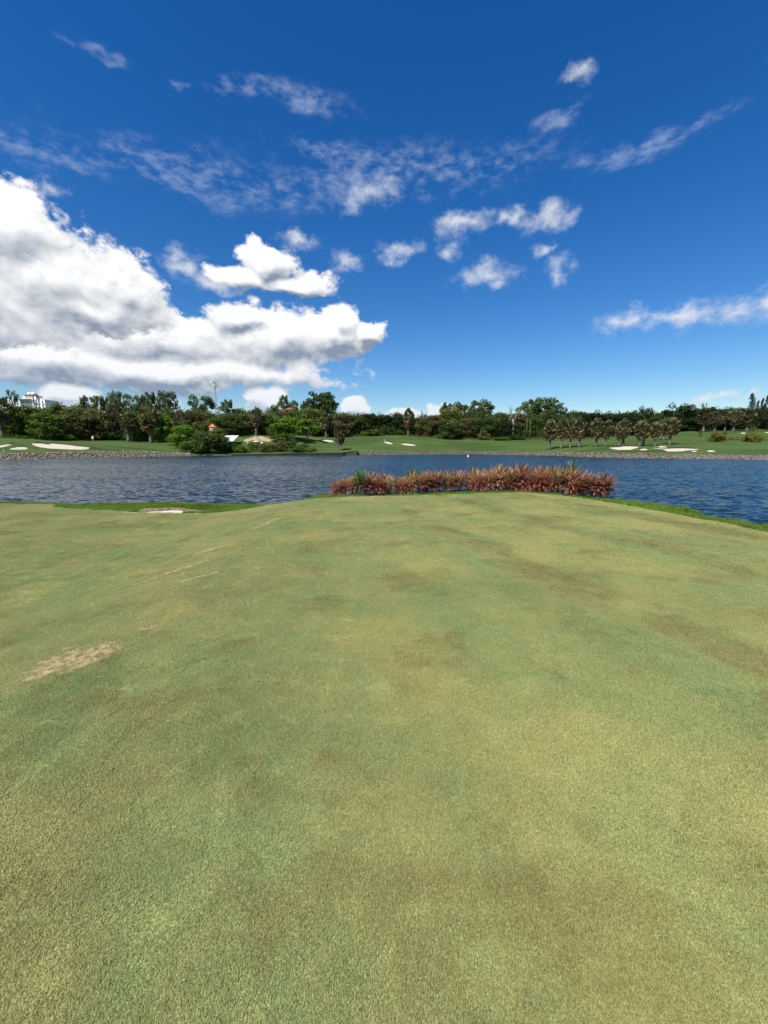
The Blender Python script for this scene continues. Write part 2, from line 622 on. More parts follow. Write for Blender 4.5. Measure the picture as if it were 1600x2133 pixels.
MAT = {}
MAT['turf'] = turf_mat('turf', False)
MAT['blade'] = turf_mat('turf_blade', True)
MAT['rough_blade'] = leaf_mat('rough_grass', (0.105, 0.190, 0.026), (0.215, 0.345, 0.046), 0.45, 1.2, alt=(0.34, 0.36, 0.10))
MAT['bark'] = simple_mat('bark', (0.11, 0.085, 0.06, 1), 0.9, 3.0, 0.4)
MAT['pale_bark'] = simple_mat('pale_bark', (0.30, 0.27, 0.23, 1), 0.9, 2.0, 0.35)
MAT['palm_bark'] = simple_mat('palm_bark', (0.13, 0.115, 0.10, 1), 0.9, 2.5, 0.5)
LEAF = {
    'dark': leaf_mat('leaf_dark', (0.030, 0.055, 0.014), (0.094, 0.147, 0.034)),
    'blackgreen': leaf_mat('leaf_blackgreen', (0.014, 0.026, 0.010), (0.046, 0.072, 0.024)),  # dark species; cloud shadow on the right-hand wood is also put into this green
    'mid': leaf_mat('leaf_mid', (0.043, 0.082, 0.012), (0.150, 0.234, 0.036)),
    'olive': leaf_mat('leaf_olive', (0.062, 0.084, 0.017), (0.198, 0.228, 0.054)),
    'bright': leaf_mat('leaf_bright', (0.053, 0.113, 0.011), (0.172, 0.310, 0.034)),
    'brown': leaf_mat('leaf_brown', (0.069, 0.071, 0.021), (0.172, 0.161, 0.055), alt=(0.218, 0.144, 0.069)),
    'gum': leaf_mat('leaf_gum', (0.046, 0.076, 0.025), (0.155, 0.207, 0.071)),
    'conifer': leaf_mat('leaf_conifer', (0.012, 0.022, 0.012), (0.036, 0.056, 0.028)),
    'yellow': leaf_mat('leaf_yellow', (0.075, 0.085, 0.014), (0.21, 0.185, 0.026), alt=(0.58, 0.34, 0.015), scale=0.9),
    'palm': leaf_mat('leaf_palm', (0.050, 0.056, 0.020), (0.195, 0.180, 0.078), rough=0.5, alt=(0.34, 0.27, 0.14)),
    'dryfrond': leaf_mat('leaf_dry_frond', (0.11, 0.072, 0.040), (0.33, 0.22, 0.13)),
    'rustfrond': leaf_mat('leaf_rust_frond', (0.15, 0.065, 0.032), (0.38, 0.17, 0.085)),
    'weed': leaf_mat('leaf_weed', (0.050, 0.115, 0.020), (0.105, 0.210, 0.040), scale=0.8),
    'dryweed': leaf_mat('leaf_dry_weed', (0.085, 0.085, 0.030), (0.230, 0.195, 0.095), scale=0.6),
}

# ------------------------------------------------------------------ terrain
WATER_Z = -1.3
OUT = np.array([(-80, 15.0), (-14.4, 15.0), (-12.0, 14.7), (-11.2, 13.9), (-9.5, 13.35), (-7.6, 12.75), (-5.8, 12.7), (-3.8, 12.9), (-1.7, 12.75),
                (0.0, 13.0), (1.6, 13.4), (3.3, 13.8), (4.7, 13.9), (5.7, 13.2), (6.3, 12.3), (6.7, 11.4), (7.2, 9.4), (7.45, 7.8),
                (7.6, 4), (7.7, 0), (7.7, -60), (-80, -60)], float)


def sdist(x, y):
    """signed distance to the mown outline, positive inside"""
    x = np.asarray(x, float); y = np.asarray(y, float)
    best = np.full(x.shape, 1e9)
    inside = np.zeros(x.shape, bool)
    n = len(OUT)
    for i in range(n):
        ax, ay = OUT[i]; bx, by = OUT[(i + 1) % n]
        dx, dy = bx - ax, by - ay
        t = np.clip(((x - ax) * dx + (y - ay) * dy) / (dx * dx + dy * dy), 0, 1)
        best = np.minimum(best, np.hypot(x - ax - t * dx, y - ay - t * dy))
        c = ((ay > y) != (by > y)) & (x < (bx - ax) * (y - ay) / (by - ay + 1e-12) + ax)
        inside ^= c
    return np.where(inside, best, -best)


def h_near(x, y):
    x = np.asarray(x, float); y = np.asarray(y, float)
    wob = 1.2 * fbm(x * 0.12 + 3, y * 0.12, 2)
    top = -0.50 * (1 - sstep(-5.6, -1.3, x + 0.4 * wob))
    top = top + 0.03 * fbm(x * 0.3, y * 0.3, 2) + 0.03 * sstep(2, 6, x) * sstep(9, 14, y)
    top = top - 0.05 * sstep(4.5, 7.5, x)
    d = sdist(x, y)
    e = np.maximum(-d, 0)
    # point end and right bank
    shoulder = np.where((y > 11.0), 1.7, 0.9)
    hr = top - 0.05 * sstep(0, 0.35, e) - 0.07 * np.minimum(e, shoulder) - 1.1 * np.maximum(e - shoulder, 0)
    # left: rough bank with the pot bunker in it
    lb = np.where(y > 8, -0.52 - 0.17 * sstep(0, 1.0, e) - 0.5 * np.maximum(y - np.interp(x, [-16, -11, -9, -4], [15.3, 15.8, 16.3, 15.4]), 0), top)
    lb = lb + 0.05 * fbm(x * 0.8, y * 0.8, 3)
    q = ((x + 7.45) / 1.55) ** 2 + ((y - 14.6) / 0.85) ** 2
    lb = lb - 0.16 * (1 - sstep(0.35, 1.25, q))
    k = sstep(-4.6, -2.2, x)
    hout = lb * (1 - k) + hr * k
    k2 = sstep(0, 0.12, e)
    h = np.where(d >= 0, top, top * (1 - k2) + hout * k2)
    return np.maximum(h, -2.6)


#        column px, [(depth Y, pixel row)...] : water edge, top of the stones, then the slope up to the trees
PROF = [
    (-500, [(70, None), (72, 958), (88, 928), (115, 908)]),
    (0,   [(85, None), (87.2, 947), (102, 930), (125, 911)]),
    (100, [(94, None), (96.2, 944.5), (112, 928), (133, 914)]),
    (200, [(102, None), (104.2, 941), (120, 927), (141, 916)]),
    (300, [(109, None), (111.0, 941.5), (124, 930), (142, 921)]),
    (390, [(115, None), (117.0, 943.5), (124, 938), (150, 916)]),
    (440, [(119, None), (120, 946), (128, 938), (158, 908)]),
    (540, [(123, None), (124, 944.5), (134, 938), (162, 905)]),
    (640, [(127, None), (128, 943), (142, 932), (172, 907)]),
    (745, [(130, None), (131.5, 941), (150, 928), (186, 907)]),
    (860, [(133, None), (135, 941), (156, 927), (188, 907)]),
    (1000, [(137, None), (139, 941), (160, 926), (182, 915)]),
    (1140, [(123, None), (125, 943), (142, 932), (178, 914)]),
    (1220, [(107, None), (109.5, 944.5), (121, 931), (177, 913)]),
    (1300, [(99, None), (101.5, 945.5), (116, 931), (182, 908)]),
    (1450, [(91, None), (93.6, 948), (112, 933), (188, 897)]),
    (1600, [(85, None), (87.6, 950), (108, 933), (190, 894)]),
    (2200, [(70, None), (73, 956), (92, 930), (190, 890)]),
]
_pc = np.array([p[0] for p in PROF], float)
_YS = np.array([[q[0] for q in p[1]] for p in PROF], float)
_ZS = np.array([[(-1.35 if q[1] is None else z_at(q[1], q[0])) for q in p[1]] for p in PROF], float)


def colpx(x, y):
    return CX + (FPX / cp) * x / np.maximum(y, 1.0)


def h_far(x, y):
    x = np.asarray(x, float); y = np.asarray(y, float)
    c = np.clip(colpx(x, y), _pc[0], _pc[-1])
    Y = [np.interp(c, _pc, _YS[:, k]) for k in range(4)]
    Z = [np.interp(c, _pc, _ZS[:, k]) for k in range(4)]
    und = 0.35 * fbm(x * 0.06, y * 0.06, 3)
    def seg(a, b, za, zb):
        t = np.clip((y - a) / (b - a), 0, 1)
        return za + (zb - za) * t
    z = np.where(y < Y[0], np.maximum(-1.35 - (Y[0] - y) * 0.25, -2.6),
        np.where(y < Y[1], seg(Y[0], Y[1], Z[0], Z[1]),
        np.where(y < Y[2], seg(Y[1], Y[2], Z[1], Z[2]) + und * sstep(0, 1, (y - Y[1]) / (Y[2] - Y[1])),
        np.where(y < Y[3], seg(Y[2], Y[3], Z[2], Z[3]) + und,
                 Z[3] + und + 0.055 * np.minimum(y - Y[3], 90)))))
    return z


def hz(x, y):
    x = np.asarray(x, float); y = np.asarray(y, float)
    return np.where(y < 45, h_near(x, y), h_far(x, y))


def H(x, y):
    return float(hz(np.array([x]), np.array([y]))[0])


def hit(px, py, lo=84.0, hi=240.0):
    d = ray(px, py)
    ys = np.arange(lo, hi, 0.25)
    xs = d.x / d.y * ys
    zs = EYE + d.z / d.y * ys
    hs = h_far(xs, ys)
    idx = np.nonzero(hs >= zs)[0]
    if len(idx) == 0:
        i = int(np.argmin(np.abs(hs - zs)))
    else:
        i = idx[0]
    return Vector((xs[i], ys[i], hs[i]))


def axis(*segs):
    out = []
    for a, b, s in segs:
        out += list(np.arange(a, b, s))
    return np.array(out)


def ground_sheet():
    xs = axis((-4000, -400, 300), (-400, -160, 20), (-160, -20, 2.0), (-20, -14, .4), (-14, 9.5, .14), (9.5, 20, .5), (20, 180, 2.0), (180, 400, 20), (400, 4001, 300))
    ys = axis((-60, -4, 4), (-4, 0.4, .4), (0.4, 19, .13), (19, 45, 2), (45, 82, 4), (82, 196, 0.8), (196, 300, 8), (300, 5000, 250))
    X, Y = np.meshgrid(xs, ys)
    Z = hz(X, Y)
    v = np.stack([X, Y, Z], -1).reshape(-1, 3)
    nx, ny = len(xs), len(ys)
    i = np.arange((nx - 1) * (ny - 1))
    r, c = i // (nx - 1), i % (nx - 1)
    a = r * nx + c
    f = np.stack([a, a + 1, a + nx + 1, a + nx], -1)
    cxm = (xs[c] + xs[c + 1]) / 2; cym = (ys[r] + ys[r + 1]) / 2
    idx = np.where(cym > 60, 2, np.where(sdist(cxm, cym) > 0, 0, 1))
    m = mesh('ground', v, f, (MAT['turf'], MAT['rough_soil'], MAT['fairway']), True, mat_idx=idx)
    tag(link('ground', m), kind='structure', label='pale green mown tee in front, fairways beyond the lake')


def fairway_mat():
    m, g, out = new_mat('fairway')
    geo = g.n('ShaderNodeNewGeometry')
    P = geo.outputs['Position']
    n1 = g.noise(P, 0.05, 3, 0.5)
    n2 = g.noise(P, 0.25, 4, 0.6)
    s = g.sep(P)
    c = g.mix(g.ramp(n1, 0.35, 0.65), (0.034, 0.062, 0.013, 1), (0.064, 0.102, 0.022, 1))
    c = g.mix(g.math('MULTIPLY', g.ramp(n2, 0.5, 0.75), 0.3), c, (0.100, 0.124, 0.036, 1))
    st = g.math('SINE', g.math('ADD', g.math('MULTIPLY', s[1], 0.75), g.math('MULTIPLY', s[0], 0.12)))
    c = g.mix(g.math('MULTIPLY', g.ramp(st, -0.25, 0.25), 0.45), c, (0.078, 0.126, 0.028, 1))
    d = g.n('ShaderNodeBsdfPrincipled')
    d.inputs['Roughness'].default_value = 0.9
    d.inputs['Specular IOR Level'].default_value = 0.15
    g.put(d.inputs['Base Color'], c)
    bp = g.n('ShaderNodeBump')
    bp.inputs['Strength'].default_value = 0.6
    bp.inputs['Distance'].default_value = 0.15
    g.put(bp.inputs['Height'], g.noise(P, 2.5, 4, 0.7))
    g.put(d.inputs['Normal'], bp.outputs[0])
    m.node_tree.links.new(d.outputs[0], out.inputs[0])
    return m


MAT['rough_soil'] = simple_mat('rough_soil', (0.060, 0.085, 0.022, 1), 0.95, 6.0, 0.4)
MAT['fairway'] = fairway_mat()
ground_sheet()


# ------------------------------------------------------------------ water
def water_mat():
    m, g, out = new_mat('lake_water')
    geo = g.n('ShaderNodeNewGeometry')
    P = geo.outputs['Position']
    b = g.n('ShaderNodeBsdfPrincipled')
    b.inputs['Base Color'].default_value = (0.007, 0.021, 0.030, 1)
    b.inputs['Roughness'].default_value = 0.08
    b.inputs['IOR'].default_value = 1.33
    b.inputs['Specular IOR Level'].default_value = 0.5
    st = g.vec('MULTIPLY', P, (0.62, 1.25, 1.0))
    half = (0.5, 0.5, 0.5)
    n1 = g.vec('SUBTRACT', g.noise(st, 2.1, 2, 0.5, colour=True, dist=0.3), half)
    n2 = g.vec('SUBTRACT', g.noise(g.vec('ADD', st, (13, 5, 0)), 4.5, 3, 0.6, colour=True), half)
    n3 = g.vec('SUBTRACT', g.noise(g.vec('MULTIPLY', P, (0.10, 0.42, 1)), 1.0, 3, 0.6, colour=True), half)
    gust = g.ramp(g.noise(g.vec('MULTIPLY', P, (0.25, 1.0, 1)), 0.055, 3, 0.6), 0.32, 0.66, True, 0.75, 1.15)
    sl = g.vec('ADD', g.vec('MULTIPLY', n1, (0.55, 0.95, 0)), g.vec('MULTIPLY', n2, (0.55, 0.85, 0)))
    sl = g.vec('ADD', sl, g.vec('MULTIPLY', n3, (0.06, 0.22, 0)))
    sl = g.vec('SCALE', sl, scale=gust)
    nrm = g.vec('NORMALIZE', g.vec('ADD', sl, (0.0, -0.13, 1.0)))
    g.put(b.inputs['Normal'], nrm)
    m.node_tree.links.new(b.outputs[0], out.inputs[0])
    return m


MAT['water'] = water_mat()


def water_sheet():
    xs = np.linspace(-420, 420, 43); ys = np.linspace(4, 200, 21)
    X, Y = np.meshgrid(xs, ys)
    v = np.stack([X, Y, np.full_like(X, WATER_Z)], -1).reshape(-1, 3)
    nx = len(xs)
    f = np.array([(r * nx + c, r * nx + c + 1, (r + 1) * nx + c + 1, (r + 1) * nx + c) for r in range(len(ys) - 1) for c in range(nx - 1)])
    tag(link('lake', mesh('lake', v, f, (MAT['water'],), True)), kind='structure', label='wind-rippled dark blue lake')


water_sheet()


# ------------------------------------------------------------------ grass blades (stuff, instanced patches)
def blade_patch(name, size, count, hmin, hmax, width, lean, mat, seg=1, seed=1):
    r = np.random.default_rng(seed)
    p = (r.random((count, 2)) - 0.5) * size
    ang = r.random(count) * 2 * np.pi
    ln = hmin + (hmax - hmin) * r.random(count)
    incl = np.radians(lean[0] + (lean[1] - lean[0]) * r.random(count))
    dx, dy = np.cos(ang), np.sin(ang)
    sx, sy = -dy, dx
    wv = width * (0.6 + 0.8 * r.random(count))
    tint = r.random(count)
    base = np.stack([p[:, 0], p[:, 1], np.full(count, -0.002)], -1)
    side = np.stack([sx * wv / 2, sy * wv / 2, np.zeros(count)], -1)
    if seg == 1:
        tip = base + np.stack([dx * np.sin(incl) * ln, dy * np.sin(incl) * ln, np.cos(incl) * ln], -1)
        v = np.stack([base - side, base + side, tip], 1).reshape(-1, 3)
        f = np.arange(count * 3).reshape(-1, 3)
        c = np.repeat(tint, 3)
    else:
        i2 = incl * 0.55
        midp = base + np.stack([dx * np.sin(i2) * ln * .55, dy * np.sin(i2) * ln * .55, np.cos(i2) * ln * .55], -1)
        i3 = incl * 1.35
        tip = midp + np.stack([dx * np.sin(i3) * ln * .5, dy * np.sin(i3) * ln * .5, np.cos(i3) * ln * .5], -1)
        v = np.stack([base - side, base + side, midp + side * .7, midp - side * .7, tip], 1).reshape(-1, 3)
        k = np.arange(count)[:, None] * 5
        f = np.concatenate([k + np.array([[0, 1, 2]]), k + np.array([[0, 2, 3]]), k + np.array([[3, 2, 4]])], 0)
        c = np.repeat(tint, 5)
    return mesh(name, v, f, (mat,), False, c)


def scatter(name, pts, rots, patch_meshes, label, cat=None):
    """one object of many small patches, instanced with geometry nodes"""
    m = bpy.data.meshes.new(name)
    m.vertices.add(len(pts))
    m.vertices.foreach_set('co', np.asarray(pts, np.float32).ravel())
    a = m.attributes.new('rot', 'FLOAT_VECTOR', 'POINT')
    a.data.foreach_set('vector', np.asarray(rots, np.float32).ravel())
    m.update()
    o = link(name, m)
    tag(o, label, cat, None, 'stuff')
    t = bpy.data.node_groups.new(name, 'GeometryNodeTree')
    t.interface.new_socket('Geometry', in_out='INPUT', socket_type='NodeSocketGeometry')
    t.interface.new_socket('Geometry', in_out='OUTPUT', socket_type='NodeSocketGeometry')
    gi, go = t.nodes.new('NodeGroupInput'), t.nodes.new('NodeGroupOutput')
    iop = t.nodes.new('GeometryNodeInstanceOnPoints')
    t.links.new(gi.outputs[0], iop.inputs['Points'])
    pj = t.nodes.new('GeometryNodeGeometryToInstance')
    for pm in patch_meshes:
        po = bpy.data.objects.new(pm.name, pm)      # source only, never linked to the scene
        oi = t.nodes.new('GeometryNodeObjectInfo')
        oi.inputs['Object'].default_value = po
        t.links.new(oi.outputs['Geometry'], pj.inputs[0])
    t.links.new(pj.outputs[0], iop.inputs['Instance'])
    iop.inputs['Pick Instance'].default_value = True
    na = t.nodes.new('GeometryNodeInputNamedAttribute')
    na.data_type = 'FLOAT_VECTOR'
    na.inputs['Name'].default_value = 'rot'
    t.links.new(na.outputs[0], iop.inputs['Rotation'])
    t.links.new(iop.outputs[0], go.inputs[0])
    md = o.modifiers.new('scatter', 'NODES')
    md.node_group = t
    return o


def surf_rot(x, y, r):
    e = 0.15
    dzx = (hz(x + e, y) - hz(x - e, y)) / (2 * e)
    dzy = (hz(x, y + e) - hz(x, y - e)) / (2 * e)
    out = []
    for a, b in zip(dzx, dzy):
        q = Vector((-a, -b, 1)).to_track_quat('Z', 'Y')
        spin = Matrix.Rotation(r.random() * 6.283, 3, 'Z')
        out.append(tuple((q.to_matrix() @ spin).to_euler()))
    return np.array(out)


def in_view(x, y, margin=1.0):
    return np.abs(x) < (y + 0.6) * 0.97 + margin


def lawn_blades():
    r = np.random.default_rng(3)
    S = 0.34
    xs = np.arange(-16, 8, S); ys = np.arange(0.5, 15.2, S)
    X, Y = np.meshgrid(xs, ys)
    x = X.ravel() + (r.random(X.size) - .5) * .12; y = Y.ravel() + (r.random(X.size) - .5) * .12
    k = in_view(x, y) & (sdist(x, y) > 0.16)
    x, y = x[k], y[k]
    pts = np.stack([x, y, hz(x, y) + 0.004], -1)
    rot = surf_rot(x, y, r)
    near = y < 5.2
    pm = [blade_patch('mown_patch', S * 1.78, 19000, .005, .011, .0027, (15, 78), MAT['blade'], seed=k) for k in range(4)]
    scatter('mown_grass', pts[near], rot[near], pm, 'short mown grass blades on the near half of the tee')
    pm = [blade_patch('mown_patch_far', S * 1.78, 8000, .006, .012, .0046, (15, 76), MAT['blade'], seed=k + 9) for k in range(4)]
    scatter('mown_grass', pts[~near], rot[~near], pm, 'short mown grass blades on the far half of the tee')


def rough_blades():
    r = np.random.default_rng(4)
    S = 0.24
    X, Y = np.meshgrid(np.arange(-17, 10, S), np.arange(1.5, 20, S))
    x = X.ravel() + (r.random(X.size) - .5) * .15; y = Y.ravel() + (r.random(X.size) - .5) * .15
    d = sdist(x, y)
    q = ((x + 7.7) / 1.05) ** 2 + ((y - 14.55) / .62) ** 2
    left = (x < -3.2)
    k = in_view(x, y, 1.5) & (q > 1.0) & ~((np.abs(x + 7.6) < 1.25) & (y < 14.5)) & (((d < -0.02) & (d > -4.0) & left) | ((d < -0.02) & (d > -1.9) & ~left)) & (hz(x, y) > WATER_Z)
    x, y = x[k], y[k]
    pts = np.stack([x, y, hz(x, y)], -1)
    pm = [blade_patch('rough_patch', S * 1.5, 420, .04, .095, .0065, (5, 55), MAT['rough_blade'], seg=2, seed=20 + k) for k in range(4)]
    scatter('rough_grass', pts, surf_rot(x, y, r), pm, 'longer bright green rough grass along the edge of the tee')


lawn_blades()
rough_blades()


# ------------------------------------------------------------------ sand bunkers
def sand_mat():
    m, g, out = new_mat('sand')
    geo = g.n('ShaderNodeNewGeometry')
    P = geo.outputs['Position']
    nz = g.noise(P, 1.2, 5, 0.6)
    d = g.n('ShaderNodeBsdfPrincipled')
    d.inputs['Roughness'].default_value = 0.95
    d.inputs['Specular IOR Level'].default_value = 0.1
    g.put(d.inputs['Base Color'], g.mix(g.ramp(nz, 0.3, 0.7), (0.44, 0.385, 0.30, 1), (0.56, 0.51, 0.42, 1)))
    bp = g.n('ShaderNodeBump')
    bp.inputs['Strength'].default_value = 0.5
    bp.inputs['Distance'].default_value = 0.08
    g.put(bp.inputs['Height'], g.noise(g.vec('MULTIPLY', P, (1.5, 4, 1)), 2.0, 4, 0.6))
    g.put(d.inputs['Normal'], bp.outputs[0])
    m.node_tree.links.new(d.outputs[0], out.inputs[0])
    return m


MAT['sand'] = sand_mat()
MAT['lip'] = simple_mat('turf_lip', (0.036, 0.046, 0.014, 1), 0.95, 3.0, 0.4)  # dark soil and turf, with the shade under the lip put into the colour


def bunker(outline, label, lip=0.42, dish=0.25):
    """outline: list of (px, py) around the sand; a sand sheet on the slope with a raised turf lip behind it"""
    pts = [hit(px, py) for px, py in outline]
    # smooth closed curve
    n = len(pts)
    cur = []
    for i in range(n):
        p0, p1, p2, p3 = pts[i - 1], pts[i], pts[(i + 1) % n], pts[(i + 2) % n]
        for k in range(5):
            t = k / 5
            cur.append(0.5 * ((2 * p1) + (p2 - p0) * t + (2 * p0 - 5 * p1 + 4 * p2 - p3) * t * t + (3 * p1 - p0 - 3 * p2 + p3) * t ** 3))
    c = sum(cur, Vector()) / len(cur)
    rings = []
    for s in (1.0, 0.8, 0.55, 0.25):
        ring = []
        for p in cur:
            q = c + (p - c) * s
            z = H(q.x, q.y) + 0.05 + (0.07 if s < 1 else 0)
            ring.append((q.x, q.y, z))
        rings.append(ring)
    m = len(cur)
    v = [p for r in rings for p in r] + [(c.x, c.y, H(c.x, c.y) + 0.12)]
    f = []
    for i in range(3):
        for k in range(m):
            f.append((i * m + k, i * m + (k + 1) % m, (i + 1) * m + (k + 1) % m, (i + 1) * m + k))
    for k in range(m):
        f.append((3 * m + k, 3 * m + (k + 1) % m, 4 * m))
    o = link('sand_bunker', mesh('sand_bunker', v, f, (MAT['sand'],), True))
    tag(o, label, kind='structure')
    # lip: along the side away from the camera
    cen_y = c.y
    sec = []
    L = MB()
    far = []
    for k in range(m):
        p, q = cur[k], cur[(k + 1) % m]
        tang = (q - p); nrm = Vector((tang.y, -tang.x, 0))
        if nrm.length < 1e-6: nrm = Vector((0, 1, 0))
        nrm.normalize()
        if nrm.dot(p - c) < 0: nrm = -nrm
        far.append((p, nrm, nrm.y))
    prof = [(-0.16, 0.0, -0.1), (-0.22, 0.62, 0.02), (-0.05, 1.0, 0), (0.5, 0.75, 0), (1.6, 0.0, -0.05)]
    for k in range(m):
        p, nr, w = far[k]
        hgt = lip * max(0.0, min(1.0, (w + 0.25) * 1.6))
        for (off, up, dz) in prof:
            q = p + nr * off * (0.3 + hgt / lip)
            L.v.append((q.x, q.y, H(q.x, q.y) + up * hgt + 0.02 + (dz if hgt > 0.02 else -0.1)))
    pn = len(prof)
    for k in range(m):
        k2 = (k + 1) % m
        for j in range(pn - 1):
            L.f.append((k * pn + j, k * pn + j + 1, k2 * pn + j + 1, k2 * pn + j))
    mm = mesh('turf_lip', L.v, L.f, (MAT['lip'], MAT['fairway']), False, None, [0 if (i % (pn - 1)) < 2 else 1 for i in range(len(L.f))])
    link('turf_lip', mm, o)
    return o


bunker([(-30, 938), (-10, 931), (15, 926.5), (32, 926.5), (26, 930), (10, 934)], 'pale sand bunker cut off by the left edge of the photo')
bunker([(20, 936.5), (32, 932.5), (46, 931.5), (58, 933), (61, 936), (40, 937)], 'smallest pale sand bunker on the left bank, nearest the stones')
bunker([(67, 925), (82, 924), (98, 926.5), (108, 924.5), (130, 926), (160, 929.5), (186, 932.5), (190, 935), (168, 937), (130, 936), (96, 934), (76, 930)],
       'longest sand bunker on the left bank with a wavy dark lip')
bunker([(671, 917), (682, 916.5), (694, 918.5), (694, 921), (682, 921), (672, 920)], 'short white sand bunker left of the two thin lakeside palms', 0.5)
bunker([(799, 920.5), (806, 920.5), (818, 924), (816, 925.5), (806, 924)], 'small narrow sand bunker below the white post across the lake', 0.4)
bunker([(834, 924.5), (848, 924.5), (864, 926.5), (864, 928.5), (848, 928)], 'thin sand bunker at the middle of the far fairway', 0.4)
bunker([(1264, 934), (1285, 932.5), (1300, 930.5), (1322, 930.5), (1330, 932), (1318, 936.5), (1290, 937.5)], 'wide greyish sand bunker at the left end of the right-hand row')
bunker([(1330, 937.5), (1338, 935.3), (1347, 936), (1348, 938), (1338, 938.2)], 'tiny crescent of sand between the two wide right-hand bunkers', 0.3)
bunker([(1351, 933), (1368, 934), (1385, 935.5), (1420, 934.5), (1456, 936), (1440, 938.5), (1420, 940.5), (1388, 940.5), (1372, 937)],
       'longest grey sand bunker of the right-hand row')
bunker([(1366, 931), (1374, 929.8), (1386, 930.3), (1389, 932.3), (1376, 932.8)], 'small sand bunker tucked above the longest right-hand bunker', 0.3)
bunker([(1438, 940.5), (1445, 939.5), (1452, 940.2), (1450, 941.3), (1440, 941.4)], 'sliver of sand just below the longest right-hand bunker', 0.2)
bunker([(1467, 940.5), (1476, 938.6), (1486, 939), (1490, 941), (1478, 942)], 'small bright sand bunker at the right end of the right-hand row', 0.3)
bunker([(1540, 902.4), (1546, 901.6), (1553, 902), (1552, 903.8), (1543, 903.8)], 'tiny sand bunker behind the yellow flowering bushes', 0.25)
bunker([(1588, 901), (1598, 900.4), (1612, 902), (1610, 904), (1596, 903)], 'sand bunker cut off by the right edge of the photo', 0.25)


def pot_bunker():
    n = 40
    v, f = [], []
    c = Vector((-7.7, 14.5))
    for s in (1.0, 0.75, 0.4):
        for k in range(n):
            a = 2 * math.pi * k / n
            r = 1 + 0.14 * math.sin(3 * a + 1) + 0.08 * math.sin(5 * a)
            x, y = c.x + .92 * s * r * math.cos(a), c.y + .46 * s * r * math.sin(a)
            v.append((x, y, H(x, y) + 0.03 - 0.02 * (1 - s) + (0.04 * math.sin(a) if s == 1 and math.sin(a) > 0 else 0)))
    v.append((c.x, c.y, H(c.x, c.y) + 0.01))
    for i in range(2):
        for k in range(n):
            f.append((i * n + k, i * n + (k + 1) % n, (i + 1) * n + (k + 1) % n, (i + 1) * n + k))
    for k in range(n):
        f.append((2 * n + k, 2 * n + (k + 1) % n, 3 * n))
    o = link('sand_bunker', mesh('sand_bunker', v, f, (MAT['sand'],), True))
    tag(o, 'small pale sand bunker in the rough just beyond the near tee', kind='structure')
    L = MB()
    for k in range(n):
        a = 2 * math.pi * k / n
        r = 1 + 0.14 * math.sin(3 * a + 1) + 0.08 * math.sin(5 * a)
        w = max(0, math.sin(a) + .2)
        for (s, up) in ((0.84, 0.0), (0.92, .09), (1.06, .10), (1.25, 0.0)):
            x, y = c.x + 1.05 * s * r * math.cos(a), c.y + .62 * s * r * math.sin(a)
            L.v.append((x, y, H(x, y) + up * w + 0.012))
    for k in range(n):
        for j in range(3):
            k2 = (k + 1) % n
            L.f.append((k * 4 + j, k * 4 + j + 1, k2 * 4 + j + 1, k2 * 4 + j))
    link('turf_lip', L.mesh('turf_lip', (MAT['dry_lip'],)), o)


MAT['dry_lip'] = simple_mat('dry_lip', (0.17, 0.135, 0.075, 1), 0.95, 9.0, 0.5)
pot_bunker()

# ------------------------------------------------------------------ stones along the far shore
def stone_mat(name, a, b):
    m, g, out = new_mat(name)
    at_ = g.n('ShaderNodeAttribute', attribute_name='tint')
    geo = g.n('ShaderNodeNewGeometry')
    nz = g.noise(geo.outputs['Position'], 3.0, 4, 0.6)
    c = g.mix(g.math('ADD', g.math('MULTIPLY', at_.outputs['Fac'], 0.7), g.math('MULTIPLY', nz, 0.3)), a, b)
    d = g.n('ShaderNodeBsdfPrincipled')
    d.inputs['Roughness'].default_value = 0.9
    g.put(d.inputs['Base Color'], c)
    m.node_tree.links.new(d.outputs[0], out.inputs[0])
    return m


MAT['stone'] = stone_mat('shore_stone', (0.075, 0.062, 0.045, 1), (0.34, 0.29, 0.22, 1))
MAT['stone_dark'] = stone_mat('shore_stone_brown', (0.055, 0.046, 0.036, 1), (0.22, 0.19, 0.15, 1))
phi = (1 + 5 ** .5) / 2
ICO_V = np.array([(-1, phi, 0), (1, phi, 0), (-1, -phi, 0), (1, -phi, 0), (0, -1, phi), (0, 1, phi), (0, -1, -phi), (0, 1, -phi), (phi, 0, -1), (phi, 0, 1), (-phi, 0, -1), (-phi, 0, 1)]) / 1.9
ICO_F = np.array([(0, 11, 5), (0, 5, 1), (0, 1, 7), (0, 7, 10), (0, 10, 11), (1, 5, 9), (5, 11, 4), (11, 10, 2), (10, 7, 6), (7, 1, 8), (3, 9, 4), (3, 4, 2), (3, 2, 6), (3, 6, 8), (3, 8, 9), (4, 9, 5), (2, 4, 11), (6, 2, 10), (8, 6, 7), (9, 8, 1)])


